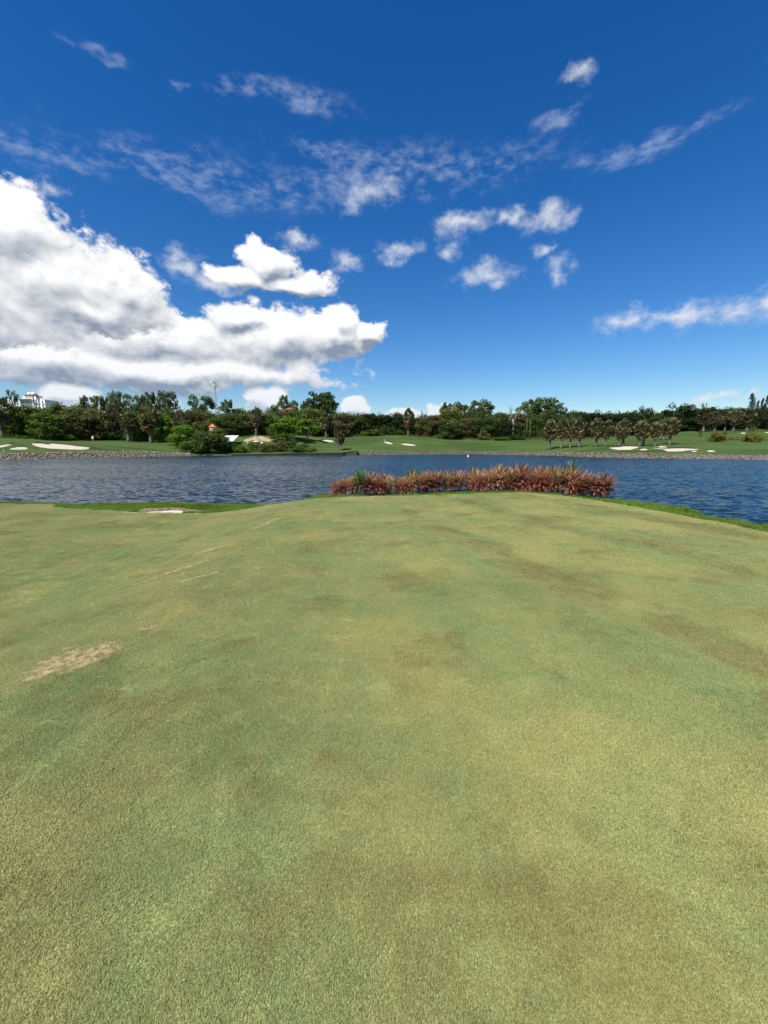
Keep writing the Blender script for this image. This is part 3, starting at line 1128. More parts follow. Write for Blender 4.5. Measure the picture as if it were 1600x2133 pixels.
def rocks(name, c0, c1, size, density, mat, label):
    r = np.random.default_rng(int(abs(c0)) + 11)
    V, F, T, XY = [], [], [], []
    n = 0
    for px in np.arange(c0, c1, density):
        Yw = np.interp(px, _pc, _YS[:, 0]); Yt = np.interp(px, _pc, _YS[:, 1])
        for row in np.linspace(-0.05, 1.02, 7):
            s = size * (0.55 + 0.9 * r.random() ** 1.5)
            y = Yw + (Yt - Yw) * (row + 0.10 * r.standard_normal())
            x = (px + density * r.standard_normal() * 0.6 - CX) / (FPX / cp) * y
            z = 0.12 * s
            v = ICO_V * (1 + 0.28 * r.standard_normal((12, 1)))
            v = v * np.array([1.2, 1.0, 0.75]) * s * .5
            a = r.random() * 6.28
            ca, sa = math.cos(a), math.sin(a)
            v = np.stack([v[:, 0] * ca - v[:, 1] * sa, v[:, 0] * sa + v[:, 1] * ca, v[:, 2]], -1) + (x, y, z)
            V.append(v); F.append(ICO_F + n * 12); T.append(np.full(12, r.random())); XY.append((x, y))
            n += 1
    XY = np.array(XY)
    V = np.concatenate(V)
    V[:, 2] += np.repeat(hz(XY[:, 0], XY[:, 1]), 12)
    o = link(name, mesh(name, V, np.concatenate(F), (mat,), False, np.concatenate(T)))
    tag(o, label, 'rocks', None, 'stuff')


rocks('shore_rocks', -130, 396, 0.36, 1.5, MAT['stone'], 'bank of loose pale stones along the left shore')
rocks('shore_rocks', 748, 1140, 0.38, 1.9, MAT['stone_dark'], 'low line of brown stones along the middle of the far shore')
rocks('shore_rocks', 1140, 1720, 0.42, 2.0, MAT['stone_dark'], 'bank of loose grey brown stones along the right shore')


# ------------------------------------------------------------------ tree kits
def leaf_cloud(r, centers, radii, per, size, squash=0.8, outward=0.7, hollow=0.55, droop=0.0):
    """small rhombic leaf clumps on the shells of many lobes; returns verts, faces, tint"""
    Vs, Ts = [], []
    for (c, rad, n) in zip(centers, radii, per):
        d = r.standard_normal((n, 3))
        d /= np.linalg.norm(d, axis=1)[:, None]
        rr = rad * (hollow + (1 - hollow) * r.random(n) ** 0.5) * (1 + 0.12 * r.standard_normal(n))
        p = np.asarray(c) + d * rr[:, None] * np.array([1, 1, squash])
        nrm = d * outward + r.standard_normal((n, 3)) * 0.55 + np.array([0, 0, 0.45])
        nrm /= np.linalg.norm(nrm, axis=1)[:, None]
        t = np.cross(nrm, r.standard_normal((n, 3)))
        t[:, 2] -= droop
        t /= np.linalg.norm(t, axis=1)[:, None] + 1e-9
        b = np.cross(nrm, t)
        s = size * (0.6 + 0.8 * r.random(n))[:, None]
        Vs.append(np.stack([p - t * s, p - b * s * .55, p + t * s, p + b * s * .55], 1).reshape(-1, 3))
        base = r.random()
        Ts.append(np.repeat(np.clip(0.35 * base + 0.65 * r.random(n), 0, 1), 4))
    V = np.concatenate(Vs)
    return V, np.arange(len(V)).reshape(-1, 4), np.concatenate(Ts)


def unit_tree(seed, kind):
    """unit tree: height 1, crown about 1 wide. returns (crown verts, faces, tint), trunk MB"""
    r = np.random.default_rng(seed)
    T = MB()
    if kind == 'bushy':        # low broad crown, leaves nearly to the ground
        n = 44
        C, Rd = [], []
        for i in range(n):
            a = r.random() * 6.28; q = r.random() ** .5
            z = 0.08 + 0.80 * r.random()
            w = 0.43 * math.sin(math.pi * min(1, (z + .30) / 1.26)) ** .55
            C.append((w * q * math.cos(a), w * q * math.sin(a), z)); Rd.append(0.085 + 0.075 * r.random())
        C += [(0, 0, .62), (0, 0, .3)]; Rd += [.30, .28]
        cr = leaf_cloud(r, C, Rd, [110] * n + [420, 420], .026)
        T.tube([(0, 0, -.03), (0.01, 0, .18), (-.01, .01, .5)], [.030, .024, .016])
        for i in range(0, n, 6):
            c = C[i]
            T.tube([(0, 0, .15 + .2 * r.random()), (c[0] * .6, c[1] * .6, c[2] * .85), c], [.012, .009, .004], 5)
    elif kind == 'wood':       # crown on a trunk that shows
        n = 36
        C, Rd = [], []
        for i in range(n):
            a = r.random() * 6.28; q = r.random() ** .5
            z = 0.26 + 0.64 * r.random()
            w = 0.45 * math.sin(math.pi * min(1, (z - .08) / .98)) ** .6
            C.append((w * q * math.cos(a), w * q * math.sin(a), z)); Rd.append(0.08 + 0.07 * r.random())
        cr = leaf_cloud(r, C, Rd, [120] * n, .025)
        T.tube([(0, 0, -.03), (.01, 0, .25), (-.01, .01, .62)], [.024, .018, .012])
        for i in range(0, n, 4):
            c = C[i]
            T.tube([(0, 0, .2 + .2 * r.random()), (c[0] * .55, c[1] * .55, c[2] * .85), c], [.012, .009, .004], 5)
    elif kind == 'gum':        # tall, rounded clumpy head, some sky between the clumps
        n = 40
        C, Rd = [], []
        for i in range(n):
            a = r.random() * 6.28
            z = 0.46 + 0.48 * ((i + .5) / n) ** .85
            w = 0.44 * math.sin(math.pi * min(1, (z - .30) / .76)) ** .5
            q = r.random() ** .45
            C.append((w * q * math.cos(a), w * q * math.sin(a), z)); Rd.append(0.070 + 0.055 * r.random())
        cr = leaf_cloud(r, C, Rd, [95] * n, .024, squash=.62, hollow=.45)
        T.tube([(0, 0, -.03), (.012, 0, .35), (-.006, .01, .65), (0, 0, .9)], [.024, .019, .012, .004])
        for i in range(0, n, 2):
            c = C[i]
            T.tube([(0, 0, max(.3, c[2] - .22)), (c[0] * .5, c[1] * .5, c[2] - .08), c], [.011, .008, .003], 4)
    elif kind == 'flat':       # rain tree: wide umbrella in layers
        n = 34
        C, Rd = [], []
        for i in range(n):
            a = r.random() * 6.28; q = r.random() ** .5
            C.append((.44 * q * math.cos(a), .44 * q * math.sin(a), .90 - .34 * q ** 2 - .16 * r.random())); Rd.append(.075 + .06 * r.random())
        cr = leaf_cloud(r, C, Rd, [105] * n, .026, squash=.55)
        T.tube([(0, 0, -.03), (.01, 0, .2), (0, .01, .42)], [.034, .028, .020])
        for i in range(0, n, 2):
            c = C[i]
            T.tube([(0, 0, .30 + .1 * r.random()), (c[0] * .6, c[1] * .6, c[2] * .82), c], [.016, .010, .004], 5)
    elif kind == 'cone':       # casuarina
        n = 34
        C, Rd = [], []
        for i in range(n):
            z = .10 + .88 * i / n
            w = .40 * (1 - z) ** .8 * (.7 + .6 * r.random())
            a = r.random() * 6.28
            C.append((w * math.cos(a) * .8, w * math.sin(a) * .8, z)); Rd.append(.05 + .16 * (1 - z))
        cr = leaf_cloud(r, C, Rd, [75] * n, .020, squash=.55, hollow=.2, droop=.6)
        T.tube([(0, 0, -.03), (0, 0, .5), (0, 0, .98)], [.02, .012, .003])
    elif kind == 'column':     # narrow column with ragged side
        n = 26
        C, Rd = [], []
        for i in range(n):
            z = .12 + .84 * i / n
            a = r.random() * 6.28
            w = .22 * r.random()
            C.append((w * math.cos(a), w * math.sin(a), z)); Rd.append(.10 + .10 * math.sin(math.pi * z))
        cr = leaf_cloud(r, C, Rd, [80] * n, .024, squash=.5, hollow=.2)
        T.tube([(0, 0, -.03), (0, 0, .5), (0, 0, .95)], [.04, .025, .006])
    elif kind == 'sparse':     # light, airy small tree
        n = 14
        C, Rd = [], []
        for i in range(n):
            a = r.random() * 6.28; q = r.random() ** .5
            z = .45 + .5 * r.random()
            C.append((.36 * q * math.cos(a), .36 * q * math.sin(a), z)); Rd.append(.07 + .06 * r.random())
        cr = leaf_cloud(r, C, Rd, [46] * n, .028, hollow=.2)
        T.tube([(0, 0, -.03), (.02, 0, .3), (-.01, .01, .8)], [.022, .016, .005])
        for c in C:
            T.tube([(0, 0, .3 + .2 * r.random()), c], [.010, .003], 4)
    elif kind == 'shrub':      # rounded mass sitting on the ground
        n = 26
        C, Rd = [], []
        for i in range(n):
            a = r.random() * 6.28; q = r.random() ** .5
            z = .14 + .62 * r.random() * (1 - .5 * q)
            C.append((.40 * q * math.cos(a), .40 * q * math.sin(a), z)); Rd.append(.11 + .10 * r.random())
        cr = leaf_cloud(r, C, Rd, [90] * n, .036)
        T.tube([(0, 0, -.03), (0.01, 0, .4)], [.03, .015], 5)
        T.tube([(0, 0, .05), (.2, .05, .4)], [.02, .008], 5)
        T.tube([(0, 0, .05), (-.2, -.03, .45)], [.02, .008], 5)
    return cr, T


_kits = {}


def kit(kind, variant, leaf, bark):
    key = (kind, variant, leaf, bark)
    if key not in _kits:
        base = (kind, variant)
        if base not in _kits:
            _kits[base] = unit_tree(hash_seed(kind) + variant, kind)
        (v, f, t), T = _kits[base]
        _kits[key] = (mesh('crown_' + kind, v, f, (LEAF[leaf],), False, t), T.mesh('trunk_' + kind, (MAT[bark],), True))
    return _kits[key]


def hash_seed(s):
    return sum(ord(c) * (i + 1) for i, c in enumerate(s)) * 10


_var = [0]


def tree(px, top, wpx, Y, kind, leaf, label, name='broadleaf_tree', cat='tree', group=None, bark='bark', base=None, rise=0.0):
    """px column, top row, width in px and depth Y (or the row of its foot)"""
    if base is not None:
        p = hit(px, base)
        Y = p.y
    x = (px - CX) / (FPX / cp) * Y
    zb = H(x, Y) + rise
    h = z_at(top, Y, px) - zb
    w = wpx * Y / (FPX / cp) * (1.12 if kind in ('bushy', 'wood', 'gum') else 1.0)
    _var[0] += 1
    crown, trunk = kit(kind, _var[0] % 3, leaf, bark)
    o = bpy.data.objects.new(name, None)
    COL.objects.link(o)
    o.empty_display_size = 0.5
    o.location = (x, Y, zb - 0.05)
    o.rotation_euler = (0, 0, random.random() * 6.28)
    o.scale = (w, w, h)
    tag(o, label, cat, group)
    link('crown', crown, o)
    link('trunk', trunk, o)
    return o


# ---- fan palms
def fan_frond(M, origin, direction, length, rad, fold, c, r, nseg=8, spread=2.5):
    """stalk and a pleated fan of leaflets"""
    d = Vector(direction).normalized()
    tipc = Vector(origin) + d * length
    side = d.cross(Vector((0, 0, 1)))
    if side.length < 1e-3: side = Vector((1, 0, 0))
    side.normalize()
    up = side.cross(d).normalized()
    roll = r.uniform(-.9, .9)
    side, up = side * math.cos(roll) + up * math.sin(roll), up * math.cos(roll) - side * math.sin(roll)
    M.add([Vector(origin) - side * .008, Vector(origin) + side * .008, tipc + side * .006, tipc - side * .006], [(0, 1, 2, 3)], c)
    vs, fs = [tipc], []
    for k in range(nseg * 2 + 1):
        a = -spread / 2 + spread * k / (nseg * 2)
        rr = rad * (1.0 if k % 2 else 0.72) * (0.9 + .2 * r.random())
        v = d * math.cos(a) + side * math.sin(a)
        q = tipc + v * rr + up * (fold * (1 - math.cos(a)) * rr + (0.05 if k % 2 else -.05) * rad) - Vector((0, 0, 1)) * fold * .25 * rr
        vs.append(q)
    for k in range(nseg * 2):
        fs.append((0, k + 1, k + 2))
    M.add(vs, fs, c)


def palm_kit(seed):
    r = random.Random(seed)
    # unit: trunk up to z = 0.62 of the height, crown radius 0.5 (scaled with width), total height 1
    T = MB()
    pts, rad = [], []
    bend = (r.random() - .5) * .03
    for i in range(9):
        z = .71 * i / 8
        pts.append((bend * math.sin(z * 3), bend * .5 * z, z - (.02 if i == 0 else 0)))
        rad.append((.110 if i == 0 else .084 - .014 * i / 8) * (1.06 if i % 2 else .96))
    T.tube(pts, rad, 8)
    Cn, Dd = MB(), MB()
    top = Vector(pts[-1])
    for k in range(64):
        a = k * 2.39996 + r.random() * .3
        el = R(84 - 134 * (k / 63) ** .62 + r.uniform(-9, 9))
        # non-uniform scaling is applied later, z is stretched by the height
        d = Vector((math.cos(a) * math.cos(el), math.sin(a) * math.cos(el), math.sin(el) * .58))
        fan_frond(Cn, top + Vector((0, 0, .01)), d, (.25 + .06 * r.random()) * (1 if el > 0 else .8), .20 + .05 * r.random(), .35, r.random(), r)
    for k in range(15):
        a = k * 2.39996 + r.random()
        el = R(r.uniform(-72, -38))
        d = Vector((math.cos(a) * math.cos(el) * .8, math.sin(a) * math.cos(el) * .8, math.sin(el) * .55))
        fan_frond(Dd, top - Vector((0, 0, .02)), d, .18 + .08 * r.random(), .17 + .05 * r.random(), .6, r.random(), r, 6, 1.9)
    return T, Cn, Dd


_palms = {}


def palm(px, top, wpx, base, label, dry='dryfrond', group=None, Y=None, green='palm', trunk_scale=1.0):
    if Y is None:
        p = hit(px, base)
        Y = p.y
    x = (px - CX) / (FPX / cp) * Y
    zb = H(x, Y)
    h = z_at(top, Y, px) - zb
    w = wpx * Y / (FPX / cp)
    _var[0] += 1
    k = (_var[0] % 4, dry, green)
    if k not in _palms:
        T, Cn, Dd = palm_kit(500 + k[0])
        _palms[k] = (T.mesh('palm_trunk', (MAT['palm_bark'],), True), Cn.mesh('palm_crown', (LEAF[green],), False, True), Dd.mesh('palm_dry', (LEAF[dry],), False, True))
    tr, cr, dr = _palms[k]
    o = bpy.data.objects.new('fan_palm', None)
    COL.objects.link(o)
    o.location = (x, Y, zb - 0.05)
    o.rotation_euler = (random.uniform(-.05, .05), random.uniform(-.05, .05), random.random() * 6.28)
    o.scale = (w * 1.02, w * 1.02, h)
    tag(o, label, 'palm', group)
    t = link('trunk', tr, o)
    t.scale = (trunk_scale, trunk_scale, 1)
    link('crown', cr, o)
    link('dry_fronds', dr, o)
    return o


# ------------------------------------------------------------------ the trees, left to right
G_SKY = 'tall trees rising over the skyline'
# left wood, front
palm(8, 836, 46, 908, 'shaggy brown fan palm at the left edge of the photo', 'dryfrond', Y=127)
tree(62, 843, 92, 134, 'bushy', 'mid', 'broad green tree below the white apartment block')
tree(108, 856, 74, 131, 'bushy', 'mid', 'rounded mid-green tree standing lower, right of the white apartment block')
tree(30, 862, 60, 139, 'wood', 'dark', 'dark tree squeezed between the left-edge palm and the broad green tree')
tree(150, 838, 62, 146, 'wood', 'olive', 'feathery-topped olive tree behind the long left bunker')
tree(168, 858, 70, 138, 'bushy', 'brown', 'brownish green tree behind the end of the long left bunker')
tree(207, 850, 66, 144, 'bushy', 'brown', 'brownish tree just behind the white flag')
tree(120, 846, 50, 152, 'wood', 'mid', 'green tree peeping up left of the feathery olive tree')
tree(185, 842, 50, 154, 'wood', 'olive', 'olive tree peeping up right of the feathery-topped one')
tree(228, 885, 35, 140, 'shrub', 'weed', 'round bright green bush right of the flag, left of the palms', 'round_shrub', 'bush', base=917)
palm(246, 850, 36, 917, 'leftmost of the three palms with hanging dead fronds behind the left green')
palm(269, 858, 36, 920, 'middle one of the three palms behind the left green')
palm(316, 854, 44, 922.5, 'right one of the three palms behind the left green, with a rust skirt', 'rustfrond')
tree(288, 872, 52, 146, 'bushy', 'mid', 'green tree filling the gap behind the left palms')
tree(342, 862, 54, 143, 'bushy', 'bright', 'bright green tree just right of the rust-skirted palm')
tree(258, 868, 60, 152, 'bushy', 'dark', 'dark tree behind the leftmost of the three palms')
palm(384, 864, 40, 925, 'fan palm whose trunk is swallowed by vines near the left point', Y=132)
tree(384, 882, 60, 128, 'bushy', 'bright', 'vine-covered green tree under a palm head near the left point')
tree(430, 882, 92, 122.5, 'shrub', 'dark', 'large dark green bush leaning over the water at the left point', 'waterside_bush', 'bush')
tree(405, 905, 60, 121, 'shrub', 'mid', 'green bush at the end of the pale stone bank', 'waterside_bush', 'bush')
tree(462, 915, 36, 124, 'shrub', 'dark', 'small dark bush right of the large waterside bush', 'waterside_bush', 'bush')
tree(452, 889, 46, 139, 'bushy', 'olive', 'olive tree hiding the walls of the orange-roofed pavilion')
# left skyline
tree(38, 805, 32, 258, 'sparse', 'dark', 'tall dark tree in front of the left end of the white block', 'tall_tree', 'tree', G_SKY)
tree(92, 817, 27, 258, 'sparse', 'dark', 'tall dark tree in front of the right wing of the white block', 'tall_tree', 'tree', G_SKY)
for px, top, w, lab in [(195, 822, 32, 'leftmost of three slim tall trees on the left skyline'), (223, 823, 38, 'middle of three slim tall trees on the left skyline'),
                        (252, 813, 34, 'tallest and right of three slim tall trees on the left skyline'),
                        (289, 819, 46, 'leftmost of three dense tall trees above the palms'), (319, 815, 40, 'middle of three dense tall trees above the palms'),
                        (356, 813, 46, 'right of three dense tall trees above the palms'),
                        (423, 821, 52, 'big round-headed tree left of the antenna mast'), (478, 831, 35, 'round-headed tree right of the antenna mast')]:
    tree(px, top, w, 168 if px < 400 else 182, 'gum', 'gum', lab, 'tall_tree', 'tree', G_SKY, 'pale_bark')
tree(305, 842, 70, 172, 'wood', 'gum', 'grey-green tree below the dense tall trees')
tree(372, 852, 50, 165, 'bushy', 'olive', 'olive tree below the right dense tall tree')
tree(408, 852, 60, 163, 'bushy', 'brown', 'brownish tree below the round-headed skyline tree')
tree(440, 856, 56, 168, 'bushy', 'olive', 'olive tree at the foot of the antenna mast')
tree(425, 875, 60, 150, 'bushy', 'olive', 'olive tree behind the large waterside bush')
# centre
tree(466, 866, 48, 160, 'wood', 'dark', 'dark tree right of the orange roof')
tree(505, 858, 78, 163, 'wood', 'olive', 'spreading olive tree behind the white tarpaulin', bark='pale_bark')
tree(490, 876, 46, 158, 'wood', 'dark', 'small dark tree with bare stems behind the white tarpaulin')
tree(520, 850, 66, 190, 'wood', 'mid', 'green tree top on the skyline left of the red roof')
palm(535, 856, 27, 903, 'single dark palm behind the sand mound', Y=160)
tree(563, 856, 58, 166, 'bushy', 'olive', 'olive tree between the single palm and the bright spreading tree')
tree(600, 860, 76, 156, 'flat', 'bright', 'bright green spreading tree with a low umbrella crown')
tree(640, 868, 66, 153, 'flat', 'bright', 'lower bright green tree overlapping the spreading umbrella tree')
tree(585, 876, 56, 151, 'bushy', 'mid', 'green tree in front of the bright umbrella tree')
tree(650, 848, 74, 176, 'bushy', 'olive', 'olive tree below the big skyline tree')
tree(617, 850, 60, 180, 'bushy', 'mid', 'green tree just below the red roof')
tree(573, 842, 26, 192, 'wood', 'gum', 'small grey-green tree top left of the red roof')
tree(594, 821, 26, 206, 'gum', 'gum', 'slender pale-stemmed tree rising behind the red roof', 'tall_tree', 'tree', G_SKY, 'pale_bark')
tree(613, 833, 24, 206, 'gum', 'gum', 'short slender tree right of the red roof', 'tall_tree', 'tree', G_SKY, 'pale_bark')
tree(627, 837, 16, 206, 'sparse', 'gum', 'thin sparse tree between the red roof and the big skyline tree', 'tall_tree', 'tree', G_SKY)
tree(671, 813, 64, 190, 'gum', 'dark', 'big dense dark tree towering over the centre-left skyline', 'tall_tree', 'tree', G_SKY)
tree(682, 826, 44, 189, 'gum', 'dark', 'right shoulder of foliage beside the big towering tree', 'tall_tree', 'tree', G_SKY)
tree(646, 833, 32, 191, 'gum', 'gum', 'smaller tree at the left side of the big towering tree', 'tall_tree', 'tree', G_SKY)
palm(680, 862, 25, 907, 'palm with pale skirt in front of the dark wood below the towering tree', Y=170)
tree(712, 856, 54, 184, 'bushy', 'brown', 'brownish tree right of the pale-skirted palm')
tree(702, 874, 50, 176, 'bushy', 'brown', 'low brownish tree behind the two thin lakeside palms')
palm(703, 886, 15, 939, 'taller of two thin-trunked palms at the lake edge', Y=134, trunk_scale=1.0)
palm(710, 904, 18, 938, 'shorter of two thin-trunked palms at the lake edge', Y=137, trunk_scale=.8)
tree(745, 863, 56, 190, 'bushy', 'dark', 'dark tree below the puff of cloud right of the towering tree')
tree(771, 859, 54, 194, 'bushy', 'blackgreen', 'leftmost of three round dark trees at the middle of the far wood')
tree(800, 861, 56, 195, 'bushy', 'blackgreen', 'middle of three round dark trees at the middle of the far wood')
tree(826, 860, 50, 194, 'wood', 'blackgreen', 'right of three round dark trees at the middle of the far wood')
tree(776, 888, 46, 186, 'shrub', 'olive', 'low olive bush in front of the round dark trees', 'round_shrub', 'bush')
palm(850, 858, 25, 905, 'lone palm with reddish skirt at the middle of the far wood', 'rustfrond', Y=186)
tree(840, 878, 40, 192, 'bushy', 'dark', 'dark tree left of the lone reddish-skirted palm')
tree(875, 868, 50, 188, 'bushy', 'brown', 'brownish tree right of the lone reddish-skirted palm')
tree(878, 854, 11, 236, 'cone', 'conifer', 'taller of two tiny pointed conifers on the middle skyline', 'conifer', 'tree')
tree(886, 860, 8, 236, 'cone', 'conifer', 'shorter of two tiny pointed conifers on the middle skyline', 'conifer', 'tree')
tree(903, 862, 54, 188, 'bushy', 'brown', 'rusty brown tree left of the yellow-green round tree')
tree(938, 846, 52, 187, 'bushy', 'olive', 'yellow-green round tree in front of the tall clump right of the lone palm')
tree(940, 836, 46, 200, 'gum', 'gum', 'left tree of the tall clump right of the lone palm', 'tall_tree', 'tree', G_SKY, 'pale_bark')
tree(968, 840, 48, 200, 'gum', 'gum', 'middle tree of the tall clump right of the lone palm', 'tall_tree', 'tree', G_SKY, 'pale_bark')
tree(1003, 832, 56, 200, 'gum', 'gum', 'right and tallest tree of the clump right of the lone palm', 'tall_tree', 'tree', G_SKY, 'pale_bark')
tree(935, 880, 58, 180, 'bushy', 'dark', 'dark low tree at the wood edge above the thin far bunker')
tree(975, 868, 56, 184, 'bushy', 'brown', 'brownish tree below the tall clump')
tree(1010, 866, 56, 186, 'bushy', 'dark', 'dark tree below the right tree of the tall clump')
tree(1040, 856, 44, 192, 'bushy', 'brown', 'reddish brown tree left of the bare dead tree')
tree(1048, 876, 60, 182, 'bushy', 'blackgreen', 'very dark tree behind the bare dead tree')
tree(1010, 890, 34, 179, 'shrub', 'brown', 'brown bush at the wood edge below the tall clump', 'round_shrub', 'bush')
tree(1085, 860, 56, 192, 'bushy', 'brown', 'brown-green tree right of the bare dead tree')
tree(1101, 831, 58, 204, 'gum', 'gum', 'left tree of the flat-topped tall clump over the right wood', 'tall_tree', 'tree', G_SKY, 'pale_bark')
tree(1130, 827, 60, 204, 'gum', 'gum', 'highest tree of the flat-topped tall clump over the right wood', 'tall_tree', 'tree', G_SKY, 'pale_bark')
tree(1152, 838, 46, 204, 'gum', 'gum', 'right tree of the flat-topped tall clump over the right wood', 'tall_tree', 'tree', G_SKY, 'pale_bark')
tree(1110, 868, 60, 186, 'bushy', 'dark', 'dark tree left of the row of palms')
tree(1128, 858, 60, 194, 'bushy', 'dark', 'dark tree under the flat-topped tall clump')
tree(1072, 903, 44, 177, 'shrub', 'dark', 'dark low bush at the wood edge, left of the palm row', 'round_shrub', 'bush')
tree(1045, 906, 40, 176, 'shrub', 'mid', 'green low bush at the wood edge below the dead tree', 'round_shrub', 'bush')
for i, (px, top, w, Y, lf, lab) in enumerate([
        (1165, 858, 60, 190, 'dark', 'dark tree behind the first palms of the row'),
        (1195, 852, 56, 200, 'gum', 'grey-green tree top right of the flat-topped clump'),
        (1222, 857, 60, 192, 'blackgreen', 'very dark tree behind the fourth palm of the row'),
        (1258, 857, 66, 194, 'blackgreen', 'very dark tree behind the paired palms of the row'),
        (1294, 857, 66, 192, 'blackgreen', 'very dark tree behind the thick double palm of the row'),
        (1320, 858, 46, 195, 'dark', 'dark tree left of the ragged skyline tree'),
        (1332, 843, 38, 198, 'blackgreen', 'ragged-topped tree above the right end of the palm row'),
        (1358, 856, 46, 196, 'dark', 'dark tree right of the ragged-topped skyline tree'),
        (1384, 851, 40, 197, 'blackgreen', 'black-green tree left of the tallest dark tree on the right'),
        (1406, 836, 54, 198, 'blackgreen', 'tallest round black-green tree on the right skyline'),
        (1436, 846, 46, 199, 'blackgreen', 'black-green tree right of the tallest round one'),
        (1466, 846, 50, 200, 'blackgreen', 'black-green tree above the leftmost palm of the high group'),
        (1500, 846, 54, 202, 'blackgreen', 'black-green tree above the middle palms of the high group'),
        (1532, 847, 50, 202, 'blackgreen', 'black-green tree left of the dark column tree'),
        (1585, 852, 60, 204, 'conifer', 'dark tree below the conifers at the right edge'),
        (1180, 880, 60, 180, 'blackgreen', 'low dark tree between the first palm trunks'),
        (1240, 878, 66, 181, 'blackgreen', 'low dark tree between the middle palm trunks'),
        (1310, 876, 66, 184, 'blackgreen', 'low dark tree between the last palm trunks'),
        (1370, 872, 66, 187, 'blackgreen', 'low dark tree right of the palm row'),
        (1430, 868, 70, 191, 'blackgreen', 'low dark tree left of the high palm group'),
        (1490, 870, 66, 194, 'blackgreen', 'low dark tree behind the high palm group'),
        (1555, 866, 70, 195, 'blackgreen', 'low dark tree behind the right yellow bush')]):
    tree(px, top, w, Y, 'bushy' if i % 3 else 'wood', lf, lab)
tree(1457, 838, 20, 203, 'sparse', 'gum', 'thin pale see-through tree on the right skyline', 'tall_tree', 'tree', G_SKY)
tree(1553, 817, 26, 203, 'column', 'conifer', 'dark ragged column tree near the right edge', 'column_tree', 'tree')
for px, top, w, lab in [(1567, 832, 14, 'first and lowest of the pointed conifers at the right edge'), (1576, 827, 17, 'second of the pointed conifers at the right edge'), (1584, 822, 18, 'tallest of the pointed conifers at the right edge'),
                        (1595, 827, 19, 'fourth of the pointed conifers at the right edge'), (1607, 826, 20, 'conifer cut by the right edge of the photo')]:
    tree(px, top, w * 1.25, 205, 'cone', 'conifer', lab, 'conifer', 'tree', 'conifers at the right edge')

# palms of the right bank
G_ROW = 'row of fan palms on the right bank'
for px, top, w, base, lab, dry in [
        (1145, 881, 29, 936.5, 'first and nearest palm at the left end of the right-hand row', 'dryfrond'),
        (1169, 876, 28, 935, 'second palm from the left in the right-hand row', 'dryfrond'),
        (1188, 878, 27, 933.5, 'third palm in the right-hand row, with rust red dead fronds', 'rustfrond'),
        (1207, 877, 31, 931.5, 'fourth palm in the right-hand row', 'dryfrond'),
        (1242, 878, 31, 930.5, 'left one of the pair of palms behind the mown platform', 'dryfrond'),
        (1261, 881, 27, 930, 'right one of the pair of palms behind the mown platform', 'dryfrond'),
        (1289, 890, 22, 929.5, 'short brown palm hugging the taller one above the wide bunker', 'dryfrond'),
        (1298, 879, 32, 929, 'taller palm above the wide grey bunker', 'dryfrond'),
        (1332, 883, 28, 929.5, 'left palm of the twin trunks above the crescent bunker', 'dryfrond'),
        (1340, 884, 28, 929, 'right palm of the twin trunks above the crescent bunker', 'rustfrond'),
        (1364, 883, 24, 928.5, 'slim palm right of the twin trunks', 'dryfrond'),
        (1381, 876, 26, 917, 'palm standing higher up behind the last one of the row', 'dryfrond'),
        (1394, 876, 33, 926, 'last palm at the right end of the row', 'dryfrond')]:
    palm(px, top, w, base, lab, dry, G_ROW)
G_HI = 'darker palms standing high on the right'
for px, top, w, Y, lab in [(1461, 856, 30, 178, 'leftmost palm of the high dark group'), (1484, 862, 28, 182, 'second palm of the high dark group'),
                           (1506, 860, 26, 184, 'third palm of the high dark group'), (1523, 857, 30, 180, 'fourth palm of the high dark group'), (1551, 856, 30, 180, 'rightmost palm of the high dark group'), (1603, 866, 30, 180, 'dark palm cut by the right edge')]:
    palm(px, top, w, 0, lab, 'dryfrond', G_HI, Y=Y)

# bushes on the right fairway
tree(1490, 893, 34, 150, 'shrub', 'yellow', 'left of the two round yellow-flowering bushes', 'flowering_bush', 'bush', base=920.5)
tree(1565, 894, 38, 150, 'shrub', 'yellow', 'right of the two round yellow-flowering bushes', 'flowering_bush', 'bush', base=920)
tree(1457, 893, 18, 150, 'sparse', 'dark', 'thin young tree left of the yellow bushes', 'young_tree', 'tree', base=918)
tree(1507, 894, 14, 150, 'sparse', 'dark', 'thin young tree close behind the left yellow bush', 'young_tree', 'tree', base=912)
tree(1566, 882, 22, 150, 'sparse', 'dark', 'thin young tree behind the right yellow bush', 'young_tree', 'tree', base=908)
# bushes on the centre bank
for px, top, w, base, lf, lab in [
        (487, 914, 30, 941, 'dark', 'dark bush right of the white tarpaulin'), (500, 921, 36, 943, 'mid', 'low green bush by the red object'),
        (528, 910, 30, 938, 'mid', 'green bush in front of the bare sand mound'), (552, 916, 48, 941, 'brown', 'brown bush below the bare sand mound'),
        (580, 912, 44, 940, 'brown', 'tall brown weedy bush on the low bank'), (606, 907, 34, 937, 'dark', 'dark green bush left of the open grass'),
        (632, 918, 30, 937, 'mid', 'small dark green bush at the edge of the open grass'), (618, 926, 40, 941, 'weed', 'low yellow-green bush on the low bank'),
        (645, 929, 32, 940, 'olive', 'flat olive bush at the right end of the bank growth')]:
    tree(px, top, w, 130, 'shrub', lf, lab, 'bank_bush', 'bush', 'bushes on the central bank', base=base)


